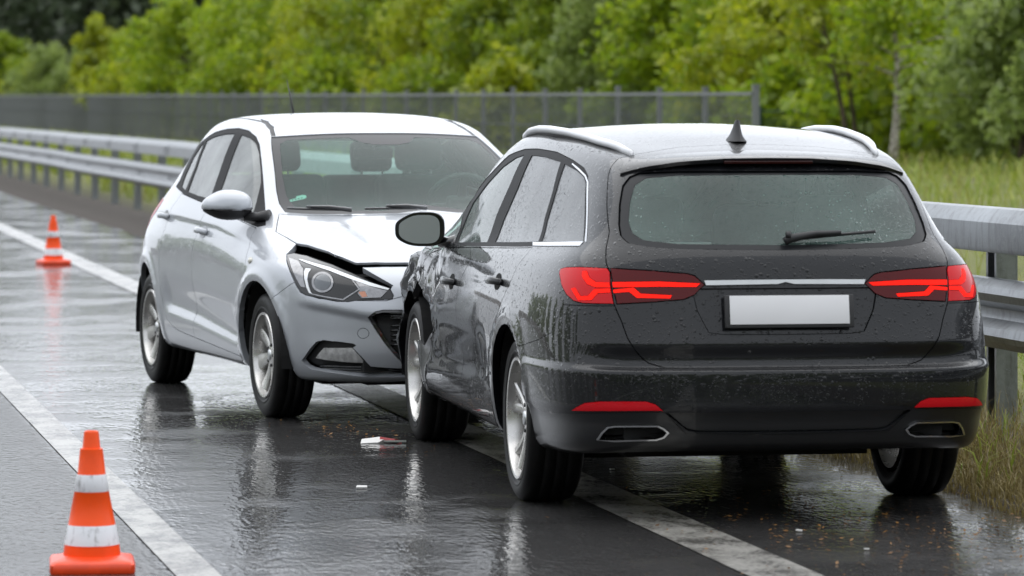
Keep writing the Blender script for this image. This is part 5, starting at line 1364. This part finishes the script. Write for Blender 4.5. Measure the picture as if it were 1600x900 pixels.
# ---------------------------------------------------------------- traffic cones
def make_cone(x, y, rz, k, label):
    root = empty('traffic_cone', (x, y, 0), rz); tag(root, label, 'traffic cone', 'traffic cones around the accident')
    m = MB(); h = .46 * k
    def sq(hw, z, rr, n=6):
        out = []
        for q in range(4):
            for i in range(n):
                a = math.pi / 2 * (q + i / (n - 1)); cx = (hw - rr) * (1 if q in (0, 3) else -1); cy = (hw - rr) * (1 if q in (0, 1) else -1)
                out.append(Vector((cx + rr * math.cos(a), cy + rr * math.sin(a), z)))
        return out
    rings = [sq(.136 * k, 0, .02), sq(.139 * k, .006, .022), sq(.139 * k, .030 * k, .022), sq(.132 * k, .040 * k, .024), sq(.104 * k, .046 * k, .03), sq(.096 * k, .052 * k, .05)]
    loft(m, rings); m.build('cone_base', M['cone_base'], root, autosmooth=40)
    m = MB(); prof = [(.094, .050), (.093, .062), (.0905, .084), (.0915, .0855), (.0780, .153), (.0768, .1545), (.0570, .260), (.0576, .2615), (.0470, .318), (.0460, .3195), (.0375, .398), (.0370, .402), (.0300, .4035), (.0290, .406), (.0245, .453), (.0225, .459), (.018, .461), (.016, .45)]
    m.lathe([(a * k, b * k) for a, b in prof], 40); m.build('cone_body', M['cone'], root, autosmooth=40)
    return root
M['cone_base'] = simple("orange_base_rubber", (.80, .06, .008), .42, noise=.25, nscale=25, coat=.2)
make_cone(-1.385, 13.03, .12, 1.0, 'orange and white traffic cone in the foreground left, scuffed white bands')
make_cone(-4.43, 38.3, .4, 1.02, 'small distant orange traffic cone beside the edge line')
# ---------------------------------------------------------------- debris
def shard(name, pts, th, mat, loc, rot, label):
    m = MB(); m.prism([Vector((a, b, 0)) for a, b in pts], (0, 0, 0), (0, 0, th)); o = m.build(name, mat); o.location = loc; o.rotation_euler = rot; return o
root = empty('broken_lamp_piece', (-.60, 17.98, .004)); tag(root, 'broken piece of red and white lamp lying in front of the front tyre', 'debris')
o = shard('white_shell', [(-.09, -.03), (-.01, -.045), (.02, -.01), (.0, .03), (-.08, .025)], .014, M['white_bit'], (0, 0, 0), (.25, -.1, .1), None); o.parent = root
o = shard('red_lens', [(.0, -.02), (.07, -.03), (.10, .0), (.05, .02), (.0, .01)], .012, M['red_bit'], (.0, .01, .008), (-.2, .15, -.1), None); o.parent = root
o = shard('chrome_edge', [(.02, -.035), (.12, -.03), (.12, -.022), (.02, -.024)], .008, M['satin'], (0, -.012, .002), (0, 0, 0), None); o.parent = root
o = shard('plastic_fragment', [(-.025, -.02), (.02, -.025), (.028, .01), (-.01, .022)], .006, M['white_bit'], (-.605, 15.82, .004), (.05, 0, .3), None); tag(o, 'white plastic fragment alone on the wet road in front of the cars', 'debris')
for k, (x, y, sc_k, lb) in enumerate([(1.03, 14.2, .6, 'small white chip on the dark road under the station wagon bumper'), (1.22, 13.6, .4, 'tiny pale chip among the leaf bits right of the edge line'), (.42, 16.6, .5, 'thin pale sliver in the shade behind the rear wheel')]):
    o = shard('plastic_fragment', [(-.02, -.015), (.02, -.02), (.022, .012), (-.012, .018)], .005, M['white_bit'], (x, y, .004), (0, .1, k), None); o.scale = (sc_k, sc_k, 1); tag(o, lb, 'debris')
r = random.Random(3); vs = []
for i in range(800):
    if i < 680: s_, u_ = r.gauss(13.6, .9), r.gauss(4.1, .38)
    else: s_, u_ = r.gauss(18.4, .6), r.gauss(2.9, .22)
    p = rp(s_, min(u_, 4.75), .006); k = r.uniform(.003, .013); a = r.uniform(0, 6.28)
    d = Vector((math.cos(a), math.sin(a), r.uniform(-.3, .5))) * k; e = Vector((-math.sin(a), math.cos(a), r.uniform(-.3, .5))) * k * .5
    vs += [p - d, p + e, p + d, p - e]
o = leaf_mesh('leaf_litter', np.array([tuple(p) for p in vs]), M['litter']); tag(o, 'scattered brown leaf bits on the wet asphalt behind the station wagon', 'leaf litter', kind='stuff')
